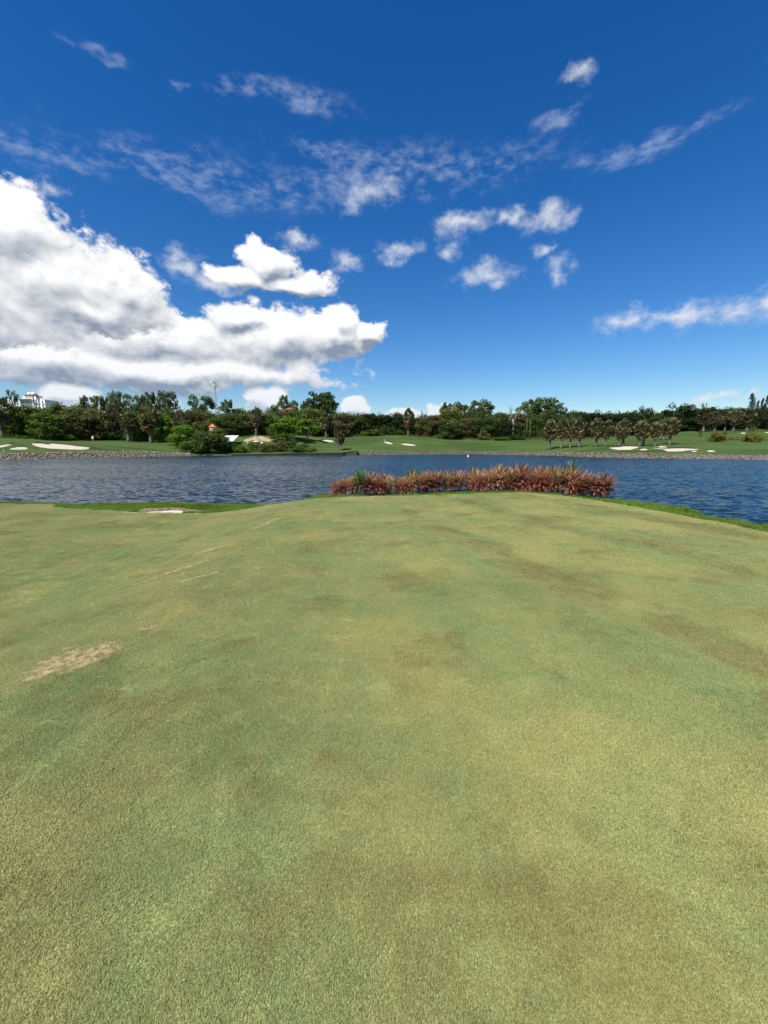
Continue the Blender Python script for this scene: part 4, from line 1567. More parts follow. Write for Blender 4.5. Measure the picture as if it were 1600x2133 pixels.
# dead bare tree
def dead_tree():
    Y = 179
    p = at(1069, 897, Y)
    M = MB()
    h = z_at(837, Y) - H(p.x, Y)
    zb = 0.0
    r = random.Random(4)
    M.tube([(0, 0, -.2), (0, 0, h * .42), (-.4, .1, h * .55)], [.36, .30, .24])
    def br(a, b, ra, rb, lvl):
        mid = (Vector(a) + Vector(b)) / 2 + Vector((r.uniform(-.3, .3), r.uniform(-.3, .3), r.uniform(0, .3)))
        M.tube([a, mid, b], [ra, (ra + rb) / 2, rb], 5)
        if lvl:
            for k in range(3):
                t = .45 + .2 * k
                s = Vector(a).lerp(Vector(b), t)
                e = s + Vector((r.uniform(-1.8, 1.8), r.uniform(-1, 1), r.uniform(.8, 2.4)))
                br(s, e, rb * 1.3, .03, lvl - 1)
    br((-.4, .1, h * .55), (-2.0, .3, h * .82), .30, .10, 2)
    br((0, 0, h * .5), (2.2, -.2, h * .80), .26, .09, 2)
    br((-.4, .1, h * .55), (-2.2, .2, h * 1.0), .18, .05, 1)
    o = link('dead_tree', None)
    o.location = (p.x, Y, H(p.x, Y))
    tag(o, 'bare pale dead tree in front of the dark wood', 'tree')
    link('trunk', M.mesh('dead_trunk', (MAT['pale_bark'],), True), o)
    for dx, hh in ((5.6, .56), (7.0, .50)):
        Mb = MB()
        Mb.tube([(0, 0, -.2), (.1, 0, h * hh * .5), (0, 0, h * hh)], [.15, .12, .07], 6)
        oo = link('bare_trunk', None)
        oo.location = (p.x + dx, Y - .5, H(p.x + dx, Y - .5))
        tag(oo, 'pale bare trunk %s the dead tree' % ('just right of' if dx < 6 else 'farther right of'), 'tree trunk')
        link('trunk', Mb.mesh('bare_trunk', (MAT['palm_bark'],), True), oo)


dead_tree()


# ------------------------------------------------------------------ undergrowth and ground cover (uncountable)
def cover(name, spots, size, hgt, per, leaf, label, lsize=.16):
    r = np.random.default_rng(len(spots) + 3)
    C, Rd = [], []
    for (x, y) in spots:
        C.append((x, y, H(x, y) + hgt * .35)); Rd.append(size * (.6 + .7 * r.random()))
    V, F, T = leaf_cloud(r, C, Rd, [per] * len(C), lsize, squash=hgt / size, hollow=.3)
    tag(link(name, mesh(name, V, F, (LEAF[leaf],), False, T)), label, 'plants', None, 'stuff')


def line_spots(pts, step, jitter, seed):
    r = random.Random(seed)
    out = []
    for (a, b) in zip(pts[:-1], pts[1:]):
        A, B = Vector(a), Vector(b)
        n = max(1, int((B - A).length / step))
        for i in range(n):
            q = A.lerp(B, (i + r.random()) / n)
            out.append((q.x + r.uniform(-jitter, jitter), q.y + r.uniform(-jitter, jitter)))
    return out


def colpt(px, Y):
    return ((px - CX) / (FPX / cp) * Y, Y)


def wood_mass(tops, leaf, label, seed, lean=2.0):
    # the closed wood behind the first trees: lobes from the ground up to the given rows
    r = np.random.default_rng(seed)
    C, Rd = [], []
    for (p0, t0, Y0), (p1, t1, Y1) in zip(tops[:-1], tops[1:]):
        n = max(2, int(abs(p1 - p0) * 0.55))
        for i in range(n):
            f = (i + r.random()) / n
            px, top, Y = p0 + (p1 - p0) * f, t0 + (t1 - t0) * f + 4 * r.standard_normal(), Y0 + (Y1 - Y0) * f + r.uniform(-3, 5)
            x = colpt(px, Y)[0]
            zb, zt = H(x, Y), z_at(top, Y, px)
            rad = 1.5 + 1.1 * r.random()
            z = zt - rad * .8
            while z > zb + .3:
                C.append((x + r.uniform(-1, 1), Y + r.uniform(-1.5, 1.5), z)); Rd.append(rad)
                z -= rad * 1.35
    V, F, T = leaf_cloud(r, C, Rd, [95] * len(C), .30, squash=.85, hollow=.5)
    tag(link('woodland', mesh('woodland', V, F, (LEAF[leaf],), False, T)), label, 'wood', None, 'stuff')


wood_mass([(-60, 852, 138), (60, 856, 142), (140, 856, 148), (230, 860, 154), (330, 858, 158), (420, 862, 168), (470, 868, 170)], 'dark', 'closed dark green wood behind the left trees', 41)
wood_mass([(470, 866, 172), (560, 862, 176), (640, 860, 182), (720, 864, 192), (800, 868, 198), (880, 868, 198), (960, 862, 194), (1050, 864, 194), (1130, 862, 192)], 'dark', 'closed dark wood behind the middle trees', 42)
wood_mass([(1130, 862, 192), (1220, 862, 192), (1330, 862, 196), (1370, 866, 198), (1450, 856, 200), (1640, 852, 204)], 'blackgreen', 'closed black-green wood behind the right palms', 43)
cover('weeds', line_spots([colpt(-60, 121), colpt(0, 124), colpt(60, 128), colpt(100, 131), colpt(195, 139)], .35, 1.0, 1), 1.0, .9, 34, 'weed', 'band of leafy green weeds at the foot of the left wood')
cover('undergrowth', line_spots([colpt(-80, 128), colpt(0, 131), colpt(100, 139), colpt(200, 147), colpt(300, 147), colpt(400, 149)], .30, 3.0, 2), 2.2, 3.4, 60, 'dark', 'dark undergrowth below the left wood', .24)
cover('undergrowth', line_spots([colpt(430, 160), colpt(540, 166), colpt(640, 176), colpt(745, 190), colpt(860, 193), colpt(1000, 186), colpt(1140, 182)], .32, 3.2, 3), 2.4, 3.6, 60, 'dark', 'dark undergrowth below the middle wood', .26)
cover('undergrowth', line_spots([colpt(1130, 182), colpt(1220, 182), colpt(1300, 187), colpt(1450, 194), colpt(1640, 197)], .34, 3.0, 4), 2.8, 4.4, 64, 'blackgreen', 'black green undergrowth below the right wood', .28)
cover('dry_grass', line_spots([colpt(640, 171), colpt(745, 183), colpt(800, 186)], .45, 1.2, 5), 1.1, .8, 30, 'brown', 'brownish long grass strip at the wood edge left of centre')
cover('dry_grass', line_spots([colpt(850, 185), colpt(900, 184), colpt(1000, 179), colpt(1100, 176), colpt(1290, 179)], .4, 1.2, 6), 1.1, .8, 30, 'dryweed', 'straw coloured long grass strip at the wood edge right of centre')
cover('bank_weeds', line_spots([colpt(470, 126), colpt(520, 128), colpt(600, 131), colpt(650, 134)], .3, 2.2, 7), 1.0, .9, 40, 'olive', 'olive weeds covering the low central bank')
cover('flower_bed', line_spots([colpt(1497, 133), colpt(1530, 134), colpt(1590, 133)], .22, .9, 8), .8, .7, 40, 'yellow', 'low yellow-green planting between the two yellow bushes')

# ------------------------------------------------------------------ built things across the lake
MAT['white_wall'] = simple_mat('white_wall', (0.82, 0.81, 0.79, 1), 0.8, 0.4, 0.04)
MAT['window'] = simple_mat('window_glass', (0.03, 0.04, 0.05, 1), 0.15, spec=0.6)
MAT['green_sheet'] = simple_mat('green_roof_sheet', (0.03, 0.14, 0.10, 1), 0.5)
MAT['tan_wall'] = simple_mat('tan_wall', (0.46, 0.40, 0.33, 1), 0.85)
MAT['terracotta'] = simple_mat('terracotta', (0.26, 0.085, 0.06, 1), 0.85, 1.5, 0.3)
MAT['brick_wall'] = simple_mat('brown_wall', (0.16, 0.11, 0.08, 1), 0.9)
MAT['orange_tile'] = simple_mat('orange_tile', (0.62, 0.15, 0.045, 1), 0.7, 2.0, 0.15)
MAT['steel'] = simple_mat('galvanised_steel', (0.46, 0.47, 0.48, 1), 0.55, metal=0.1)
MAT['white_paint'] = simple_mat('white_paint', (0.78, 0.78, 0.76, 1), 0.5)
MAT['dark_concrete'] = simple_mat('wet_dark_concrete', (0.030, 0.028, 0.024, 1), 0.7, 1.0, 0.4)
MAT['red_paint'] = simple_mat('red_paint', (0.40, 0.03, 0.025, 1), 0.5)
MAT['tarp'] = simple_mat('white_tarpaulin', (0.72, 0.73, 0.74, 1), 0.6, 0.8, 0.08, 0.4)
MAT['earth'] = simple_mat('bare_earth', (0.32, 0.235, 0.155, 1), 0.95, 0.6, 0.35, 0.6)
MAT['black'] = simple_mat('black_plastic', (0.02, 0.02, 0.02, 1), 0.5)


def apartment():
    Y = 300
    s = Y / (FPX / cp)
    def X(px): return (px - CX) * s
    def Z(py): return z_at(py, Y)
    cxm = X(65)
    zb = 8.0
    o = link('apartment_block', None)
    o.location = (cxm, Y, zb)
    tag(o, 'white apartment block with two domed roof tanks above the left wood', 'building')
    def bx(name, mat, px0, px1, py_top, py_bot, y0, y1, parent=o):
        m = MB()
        m.box(X(px0) - cxm, X(px1) - cxm, y0, y1, Z(py_bot) - zb, Z(py_top) - zb)
        return link(name, m.mesh(name, (MAT[mat],)), parent)
    zbot = 905
    w1 = bx('wall', 'white_wall', 24, 54, 830, zbot, 0, 12)
    w2 = bx('wall', 'white_wall', 54, 79, 829, zbot, 1.5, 13)
    w3 = bx('wall', 'white_wall', 79, 100, 830.5, zbot, 0, 12)
    w4 = bx('wall', 'white_wall', 100.05, 108, 832.5, zbot, -1.2, 11)
    ph = bx('penthouse', 'tan_wall', 58, 74, 822.5, 829, 3, 11)
    bx('penthouse_cornice', 'terracotta', 57, 75.2, 821.4, 822.5, 2.6, 11.4)
    bx('penthouse_wing', 'white_wall', 53, 58, 823.5, 829, 3.5, 10)
    bx('penthouse_wing', 'white_wall', 74, 79.5, 824, 829, 3.5, 10)
    # sloping green sheet roof over the centre
    m = MB()
    a, b = X(52) - cxm, X(79) - cxm
    z0, z1 = Z(832.6) - zb, Z(828.4) - zb
    m.add([(a, -1.4, z0), (b, -1.4, z0), (b - 1, 3.2, z1), (a + 1, 3.2, z1), (a, -1.4, z0 - .25), (b, -1.4, z0 - .25), (b - 1, 3.2, z1 - .25), (a + 1, 3.2, z1 - .25)],
          [(0, 1, 2, 3), (7, 6, 5, 4), (0, 4, 5, 1), (1, 5, 6, 2), (2, 6, 7, 3), (3, 7, 4, 0)])
    link('green_awning', m.mesh('green_awning', (MAT['green_sheet'],)), o)
    for px in (62, 70.2):
        bm = bmesh.new()
        bmesh.ops.create_uvsphere(bm, u_segments=14, v_segments=8, radius=1.45)
        me = bpy.data.meshes.new('roof_tank'); bm.to_mesh(me); bm.free()
        me.materials.append(MAT['white_paint'])
        me.polygons.foreach_set('use_smooth', [True] * len(me.polygons))
        t = link('roof_tank', me, o)
        t.location = (X(px) - cxm, 6, Z(818.6) - zb)
        mm = MB(); mm.tube([(0, 0, -1.9), (0, 0, -.9)], [1.15, 1.3], 12)
        link('tank_base', mm.mesh('tank_base', (MAT['terracotta'],)), t)
    for (p0, p1, top, yf, pw) in ((24, 54, 830, 0, w1), (54, 79, 833, 1.5, w2), (79, 100, 830.5, 0, w3), (100, 108, 833, -1.2, w4)):
        row = top + 2.6
        while row < 862:
            px = p0 + 1.8
            while px + 3.2 < p1:
                m = MB()
                m.box(X(px) - cxm, X(px + 2.7) - cxm, yf - .06, yf + .12, Z(row + 4.2) - zb, Z(row) - zb)
                link('window', m.mesh('window', (MAT['window'],)), pw)
                m = MB()
                m.box(X(px - .4) - cxm, X(px + 3.1) - cxm, yf - .9, yf - .02, Z(row + 5.2) - zb, Z(row + 4.3) - zb)
                link('balcony', m.mesh('balcony', (MAT['white_wall'],)), pw)
                px += 5.4
            row += 8.4


apartment()


def gable_house():
    Y = 198
    s = Y / (FPX / cp)
    x0, x1 = (577 - CX) * s, (612 - CX) * s
    zb = H((x0 + x1) / 2, Y)
    cx = (x0 + x1) / 2
    o = link('house', None); o.location = (cx, Y, zb)
    tag(o, 'house with weathered red roof poking out above the trees', 'house')
    ztop, zeave = z_at(847.5, Y) - zb, z_at(853.5, Y) - zb
    m = MB(); m.box(x0 - cx + .5, x1 - cx - .5, .3, 8, -.5, zeave - .05)
    link('wall', m.mesh('wall', (MAT['brick_wall'],)), o)
    for (a, b, zt, dy) in ((x0 - cx, .4, ztop - .7, .6), (.45, x1 - cx, ztop, 0)):
        m = MB()
        m.add([(a, -.4 + dy, zeave), (b, -.4 + dy, zeave), (b, 8.4 + dy, zeave), (a, 8.4 + dy, zeave), (a + .8, 4 + dy, zt), (b - .8, 4 + dy, zt)],
              [(0, 1, 5, 4), (2, 3, 4, 5), (1, 2, 5), (3, 0, 4), (3, 2, 1, 0)])
        link('roof', m.mesh('roof', (MAT['terracotta'],)), o)


gable_house()


def pavilion():
    Y = 143
    s = Y / (FPX / cp)
    cx = (446 - CX) * s
    zb = H(cx, Y)
    o = link('pavilion', None); o.location = (cx, Y, zb)
    tag(o, 'small pavilion with bright orange hipped roof among the trees', 'pavilion')
    zt, ze = z_at(883, Y) - zb, z_at(889.5, Y) - zb
    w = 6.6 * s
    m = MB()
    m.add([(-w, -w, ze), (w, -w, ze), (w, w, ze), (-w, w, ze), (-.15, 0, zt), (.15, 0, zt)], [(0, 1, 5, 4), (1, 2, 5), (2, 3, 4, 5), (3, 0, 4), (3, 2, 1, 0)])
    link('roof', m.mesh('roof', (MAT['orange_tile'],)), o)
    m = MB(); m.box(-w * .8, w * .8, -w * .8, w * .8, -.3, ze - .01)
    link('wall', m.mesh('wall', (MAT['tan_wall'],)), o)


pavilion()


def mast():
    Y = 255
    s = Y / (FPX / cp)
    cx = (455.5 - CX) * s
    zb = 9.0
    ztop = z_at(791, Y) - zb
    o = link('antenna_mast', None); o.location = (cx, Y, zb)
    tag(o, 'tall grey lattice antenna mast rising above the left trees', 'mast')
    def r_at(z): return 1.05 - .55 * z / ztop
    L = MB()
    corners = [R(90), R(210), R(330)]
    for a in corners:
        L.tube([(math.cos(a) * r_at(0), math.sin(a) * r_at(0), 0), (math.cos(a) * r_at(ztop), math.sin(a) * r_at(ztop), ztop)], [.19, .15], 5)
    link('leg_frame', L.mesh('leg_frame', (MAT['steel'],)), o)
    B = MB()
    z = 0.0
    k = 0
    while z + 1.7 < ztop:
        for i in range(3):
            a, b = corners[i], corners[(i + 1) % 3]
            if k % 2: a, b = b, a
            B.tube([(math.cos(a) * r_at(z), math.sin(a) * r_at(z), z), (math.cos(b) * r_at(z + 1.7), math.sin(b) * r_at(z + 1.7), z + 1.7)], [.09, .09], 4)
            B.tube([(math.cos(a) * r_at(z), math.sin(a) * r_at(z), z), (math.cos(b) * r_at(z), math.sin(b) * r_at(z), z)], [.05, .05], 4)
        z += 1.7; k += 1
    link('lattice', B.mesh('lattice', (MAT['steel'],)), o)
    P = MB(); P.tube([(0, 0, ztop - 1), (0, 0, z_at(786, Y) - zb)], [.06, .04], 5)
    link('lightning_rod', P.mesh('lightning_rod', (MAT['steel'],)), o)
    for ring_z in (ztop - .5, ztop - 3.6):
        A = MB()
        for i in range(12):
            a, b = 2 * math.pi * i / 12, 2 * math.pi * (i + 1) / 12
            A.tube([(1.25 * math.cos(a), 1.25 * math.sin(a), ring_z), (1.25 * math.cos(b), 1.25 * math.sin(b), ring_z)], [.06, .06], 4)
        for i in range(3):
            A.tube([(0, 0, ring_z), (1.25 * math.cos(corners[i]), 1.25 * math.sin(corners[i]), ring_z)], [.06, .06], 4)
        link('antenna_ring', A.mesh('antenna_ring', (MAT['steel'],)), o)
        for i in range(6):
            a = 2 * math.pi * i / 6 + .4
            m = MB()
            m.box(-.17, .17, -.1, .1, -.95, .95)
            q = link('panel_antenna', m.mesh('panel_antenna', (MAT['white_paint'],)), o)
            q.location = (1.42 * math.cos(a), 1.42 * math.sin(a), ring_z + .25)
            q.rotation_euler = (0, 0, a + math.pi / 2)
    for (dx, dz, r_) in ((-1.9, -1.6, .55), (.7, -26, .4)):
        m = MB(); m.tube([(0, -.25, 0), (0, 0, 0), (0, .2, 0)], [r_, r_, .12], 12)
        q = link('dish_antenna', m.mesh('dish_antenna', (MAT['white_paint'],)), o)
        q.location = (dx, -.9, ztop + dz)


mast()


def retaining_wall():
    """dark wet wall of the low central bank, rising at its right end"""
    M = MB()
    pts = []
    for px in list(range(480, 716, 8)):
        Y = np.interp(px, _pc, _YS[:, 0]) - .6
        pts.append((px, Y, np.interp(px, [480, 600, 700, 716], [-.95, -.72, -.55, -.55])))
    pts += [(722, 129.6, -.45), (732, 129.6, -.2), (738, 129.6, -.1), (745.5, 129.5, -.1)]
    for i, (px, Y, zt) in enumerate(pts):
        x = colpt(px, Y)[0]
        for (dy, z) in ((0, -2.4), (0, zt), (1.6, zt), (1.6, -2.4)):
            M.v.append((x, Y + dy, z))
    n = len(pts)
    for i in range(n - 1):
        for k in range(4):
            M.f.append((i * 4 + k, (i + 1) * 4 + k, (i + 1) * 4 + (k + 1) % 4, i * 4 + (k + 1) % 4))
    M.f.append((0, 1, 2, 3)); M.f.append(tuple((n - 1) * 4 + k for k in (3, 2, 1, 0)))
    tag(link('retaining_wall', M.mesh('retaining_wall', (MAT['dark_concrete'],))), 'dark wet retaining wall along the central bank, highest at its right end', 'wall')
    m = MB()
    a, b = colpt(718, 129), colpt(744, 129)
    m.add([(a[0], 128.6, -1.28), (b[0] - .2, 129.0, -.25), (b[0] - .2, 129.45, -.25), (a[0], 129.45, -1.28), (b[0] - .2, 129.0, -1.5), (b[0] - .2, 129.45, -1.5)], [(0, 1, 2, 3), (0, 4, 1), (3, 2, 5), (1, 4, 5, 2)])
    tag(link('boat_ramp', m.mesh('boat_ramp', (MAT['rough_soil'],))), 'small mossy ramp against the right end of the dark wall', 'ramp')


retaining_wall()


def sheet(name, quad, mat, label, cat, lift=.35, bump=.3, seed=1, n=10):
    """a draped sheet over the slope between four pixels, with real thickness from its folds"""
    P = [hit(px, py, 118) for px, py in quad]
    r = np.random.default_rng(seed)
    V, F = [], []
    for i in range(n + 1):
        for j in range(n + 1):
            u, v = i / n, j / n
            q = (P[0] * (1 - u) + P[1] * u) * (1 - v) + (P[3] * (1 - u) + P[2] * u) * v
            edge = min(u, v, 1 - u, 1 - v) * 4
            V.append((q.x, q.y, H(q.x, q.y) + (lift + bump * (r.random() - .3)) * min(1, edge) - (.1 if edge == 0 else 0)))
    for i in range(n):
        for j in range(n):
            a = i * (n + 1) + j
            F.append((a, a + n + 1, a + n + 2, a + 1))
    tag(link(name, mesh(name, V, F, (MAT[mat],), True)), label, cat)


def slope_sheet(name, px, mat, label, cat, Y0, Y1):
    """white tarpaulin on a steep heap: four pixels with depth at foot and top"""
    (a, b, c, d) = px
    P = [at(*a, Y0), at(*b, Y0), at(*c, Y1), at(*d, Y1)]
    n = 8
    r = np.random.default_rng(5)
    V, F = [], []
    for i in range(n + 1):
        for j in range(n + 1):
            u, v = i / n, j / n
            q = (P[0] * (1 - u) + P[1] * u) * (1 - v) + (P[3] * (1 - u) + P[2] * u) * v
            V.append((q.x, q.y, q.z + .10 * r.random()))
    for i in range(n):
        for j in range(n):
            k = i * (n + 1) + j
            F.append((k, k + n + 1, k + n + 2, k + 1))
    base = len(V)
    m = mesh(name, V, F, (MAT[mat],), True)
    o = tag(link(name, m), label, cat)
    sd = o.modifiers.new('thick', 'SOLIDIFY'); sd.thickness = .08
    return o


def mound(name, px, base, wpx, hpx, depth, mat, label):
    p = hit(px, base, 118)
    s = p.y / (FPX / cp)
    w, h = wpx * s / 2, hpx * s
    r = np.random.default_rng(3)
    V, F = [], []
    n, m = 24, 7
    for i in range(m + 1):
        t = i / m
        for k in range(n):
            a = 2 * math.pi * k / n
            rr = (1 - t) * (1 + .16 * math.sin(3 * a + 1) + .10 * math.sin(7 * a) + .08 * r.standard_normal())
            V.append((p.x + w * rr * math.cos(a), p.y + depth + depth * rr * math.sin(a), p.z - .3 + (h + .3) * (1 - (1 - t) ** 1.5) * (1 + .18 * math.sin(2 * a + .5)) + .16 * r.standard_normal()))
    for i in range(m):
        for k in range(n):
            k2 = (k + 1) % n
            F.append((i * n + k, i * n + k2, (i + 1) * n + k2, (i + 1) * n + k))
    o = link(name, mesh(name, V, F, (MAT[mat],), True))
    tag(o, label, kind='structure')


mound('dirt_mound', 530, 921, 84, 11, 5.0, 'earth', 'bare sandy earth mound beside the white tarpaulin')
slope_sheet('tarpaulin', [(470, 919), (486, 919), (498, 907.2), (467, 907.2)], 'tarp', 'large white tarpaulin on the slope left of the sand mound', 'tarpaulin', 136, 145)
for (px, py, w, lab) in ((519, 924, 9, 'crumpled white sheet in the weeds below the sand mound, left one'), (533, 922, 11, 'longest crumpled white sheet in the weeds below the sand mound'),
                         (546, 924, 5, 'crumpled white sheet in the weeds below the sand mound, right one'), (478, 935.5, 7, 'small white sheet low on the bank above the red object')):
    p = hit(px, py, 118)
    sc_ = p.y / (FPX / cp)
    r = np.random.default_rng(px)
    v = ICO_V * (1 + .25 * r.standard_normal((12, 1))) * np.array([w * sc_ * .55, .5, .34])
    v = v + np.array([p.x, p.y, p.z + .25])
    tag(link('crumpled_sheet', mesh('crumpled_sheet', v, ICO_F, (MAT['tarp'],))), lab, 'sheet', 'crumpled white sheets on the bank')


def small_things():
    # red object at the water's edge
    p = at(478, 946, 122.3)
    m = MB()
    m.tube([(-.55, 0, -.35), (-.55, 0, .25), (-.45, 0, .4)], [.32, .32, .18], 10)
    o = link('red_float', None); o.location = (p.x, 122.3, WATER_Z + .3)
    tag(o, 'small red object at the water edge by the dark wall', 'float')
    link('body', m.mesh('body', (MAT['red_paint'],), True), o)
    m2 = MB(); m2.tube([(-.3, 0, .05), (1.1, .1, .12)], [.08, .06], 6)
    link('pipe', m2.mesh('pipe', (MAT['red_paint'],)), o)
    # flag on the left green
    p = hit(195.5, 922)
    s = p.y / (FPX / cp)
    o = link('golf_flag', None); o.location = p
    tag(o, 'white flag on a thin pole on the left green', 'flag')
    hgt = 14.0 * s
    m = MB(); m.tube([(0, 0, -.1), (0, 0, hgt)], [.035, .03], 6)
    link('pole', m.mesh('pole', (simple_mat('flag_pole', (.62, .58, .30, 1), .5),)), o)
    V = []
    for i in range(6):
        for j in range(4):
            V.append((-.04 - .10 * i, .05 * math.sin(i * 1.3), hgt - .02 - .24 * j - .06 * i))
    F = [(i * 4 + j, i * 4 + j + 1, (i + 1) * 4 + j + 1, (i + 1) * 4 + j) for i in range(5) for j in range(3)]
    link('flag', mesh('flag', V, F, (MAT['white_paint'],), True), o)
    # stake
    p = hit(7.5, 941.5)
    o = link('marker_stake', None); o.location = p
    tag(o, 'thin pale marker stake on the grass at the far left', 'stake')
    m = MB(); m.tube([(0, 0, -.1), (0, 0, .55)], [.05, .05], 6); m.tube([(0, 0, .55), (0, 0, .62)], [.05, .01], 6)
    link('post', m.mesh('post', (MAT['white_paint'],)), o)
    # white post over the centre bunker
    p = hit(801, 920)
    o = link('marker_post', None); o.location = p
    tag(o, 'short white post beside the small narrow bunker across the lake', 'post')
    m = MB(); m.tube([(0, 0, -.1), (0, 0, .5)], [.16, .2], 8); m.tube([(0, 0, .5), (0, 0, .75)], [.26, .1], 8)
    link('body', m.mesh('body', (MAT['white_paint'],), True), o)
    # buoys
    for px, py, mat, lab, rr in ((975, 951.5, 'white_paint', 'small white buoy floating on the lake', .24), (808, 955, 'black', 'small dark buoy floating on the lake', .18)):
        d = ray(px, py); k = (WATER_Z - EYE) / d.z
        o = link('buoy', None); o.location = (d.x * k, d.y * k, WATER_Z)
        tag(o, lab, 'buoy')
        m = MB(); m.tube([(0, 0, -.15), (0, 0, .05), (0, 0, .25), (0, 0, .38)], [rr * .7, rr, rr * .9, rr * .35], 12)
        link('float_body', m.mesh('float_body', (MAT[mat],), True), o)
        m = MB(); m.tube([(0, 0, .36), (0, 0, .5)], [.05, .05], 6)
        link('eye', m.mesh('eye', (MAT['steel'],)), o)


small_things()


# ------------------------------------------------------------------ red cordylines at the end of the tee
def cordy_mat(name, outer, inner, pale):
    m, g, out = new_mat(name)
    at_ = g.n('ShaderNodeAttribute', attribute_name='tint')
    oi = g.n('ShaderNodeObjectInfo')
    f = at_.outputs['Fac']
    c = g.mix(g.ramp(f, 0.05, 0.75), inner, outer)
    c = g.mix(g.ramp(f, 0.86, 0.98), c, pale)
    hs = g.n('ShaderNodeHueSaturation')
    g.put(hs.inputs['Hue'], g.ramp(oi.outputs['Random'], 0, 1, False, .486, .520))
    g.put(hs.inputs['Value'], g.ramp(oi.outputs['Random'], 0, 1, False, .82, 1.18))
    g.put(hs.inputs['Color'], c)
    d = g.n('ShaderNodeBsdfPrincipled')
    d.inputs['Roughness'].default_value = .42
    d.inputs['Specular IOR Level'].default_value = .35
    g.put(d.inputs['Base Color'], hs.outputs[0])
    tr = g.n('ShaderNodeBsdfTranslucent')
    g.put(tr.inputs[0], hs.outputs[0])
    mx = g.n('ShaderNodeMixShader'); mx.inputs[0].default_value = .40
    m.node_tree.links.new(d.outputs[0], mx.inputs[1]); m.node_tree.links.new(tr.outputs[0], mx.inputs[2])
    m.node_tree.links.new(mx.outputs[0], out.inputs[0])
    return m


MAT['cordy_red'] = cordy_mat('cordyline_red', (0.520, 0.175, 0.118, 1), (0.350, 0.205, 0.090, 1), (0.76, 0.48, 0.38, 1))
MAT['cordy_mixed'] = cordy_mat('cordyline_bronze', (0.470, 0.230, 0.130, 1), (0.310, 0.275, 0.090, 1), (0.62, 0.45, 0.30, 1))
MAT['cordy_green'] = cordy_mat('cordyline_green', (0.100, 0.160, 0.042, 1), (0.080, 0.175, 0.050, 1), (0.36, 0.32, 0.15, 1))
MAT['cordy_stem'] = simple_mat('cordyline_stem', (0.36, 0.30, 0.20, 1), .85, 12.0, .35)
MAT['dead_leaf'] = simple_mat('dead_leaf', (0.56, 0.40, 0.32, 1), .8, 20.0, .25)


def strap(M, o, az, el0, length, width, droop, c, seg=4):
    pts = []
    p = Vector(o)
    el = el0
    d2 = Vector((math.cos(az), math.sin(az), 0))
    side = Vector((-math.sin(az), math.cos(az), 0))
    for k in range(seg + 1):
        pts.append(p.copy())
        p = p + (d2 * math.cos(el) + Vector((0, 0, 1)) * math.sin(el)) * (length / seg)
        el -= droop / seg
    wd = [.55, 1.0, .92, .62, .0]
    vs, fs = [], []
    for k, q in enumerate(pts):
        w = width / 2 * wd[k]
        if k < seg:
            vs += [q - side * w, q + side * w]
        else:
            vs += [q]
    for k in range(seg - 1):
        fs.append((2 * k, 2 * k + 1, 2 * k + 3, 2 * k + 2))
    fs.append((2 * seg - 2, 2 * seg - 1, 2 * seg))
    M.add(vs, fs, c)


def cordy_kit(seed, green=False):
    r = random.Random(seed)
    Sm, Fo = MB(), MB()
    dead = []
    heads = 1 if green else r.choice((2, 2, 3))
    for hd in range(heads):
        a = r.random() * 6.28
        lean = 0 if hd == 0 else .12 + .08 * r.random()
        z1 = (.56 if hd == 0 else .36 + .16 * r.random()) * (1.3 if green else 1)
        top = Vector((math.cos(a) * lean, math.sin(a) * lean, z1))
        Sm.tube([(math.cos(a) * .03 * (hd > 0), math.sin(a) * .03 * (hd > 0), -.06), top * .55 + Vector((.015, .01, 0)), top], [.022, .018, .015], 6)
        n = 84 if hd == 0 else 56
        for k in range(n):
            t = k / (n - 1)                        # 0 = youngest, at the top
            az = k * 2.39996 + r.uniform(-.3, .3)
            el = R(84 - 112 * t ** .66 + r.uniform(-12, 12))
            ln = (.34 + .17 * math.sin(math.pi * min(1, t + .25)) + r.uniform(-.06, .05)) * (1.0 if hd == 0 else .88)
            dr = R(r.uniform(0, 34) + 12 * t)
            org = top + Vector((0, 0, .05 - .20 * t))
            tint = min(.84, .12 + .72 * t + r.uniform(-.15, .15))
            if r.random() < .05 + .06 * (t > .6):
                tint = .97
            strap(Fo, org, az, el, ln, (.036 + .014 * r.random()), dr, max(0, tint))
    for k in range(r.choice((1, 2, 2))):
        Dl = MB()
        az = r.uniform(-2.6, -.5)
        strap(Dl, (0, 0, r.uniform(.25, .45)), az, R(r.uniform(-20, 35)), r.uniform(.36, .5), .030, R(r.uniform(5, 60)), .5)
        dead.append(Dl)
    return Sm, Fo, dead


_ck = {}


def cordyline(x, y, hgt, mat, variant, label, group):
    green = mat == 'cordy_green'
    key = (variant, mat)
    if key not in _ck:
        Sm, Fo, dead = cordy_kit(900 + variant + (50 if green else 0), green)
        _ck[key] = (Sm.mesh('stem', (MAT['cordy_stem'],), True), Fo.mesh('foliage', (MAT[mat],), False, True), [d.mesh('dead_leaf', (MAT['dead_leaf'],)) for d in dead])
    sm, fo, dead = _ck[key]
    o = bpy.data.objects.new('cordyline', None)
    COL.objects.link(o)
    o.location = (x, y, H(x, y))
    o.rotation_euler = (random.uniform(-.06, .06), random.uniform(-.06, .06), random.uniform(0, 6.28))
    s = hgt / (1.20 if green else 1.0)
    o.scale = (s * 1.18, s * 1.18, s)
    tag(o, label, 'plant', group)
    link('stem', sm, o)
    f = link('foliage', fo, o)
    f["kind"] = "stuff"
    for d in dead:
        q = link('dead_leaf', d, o)
    return o


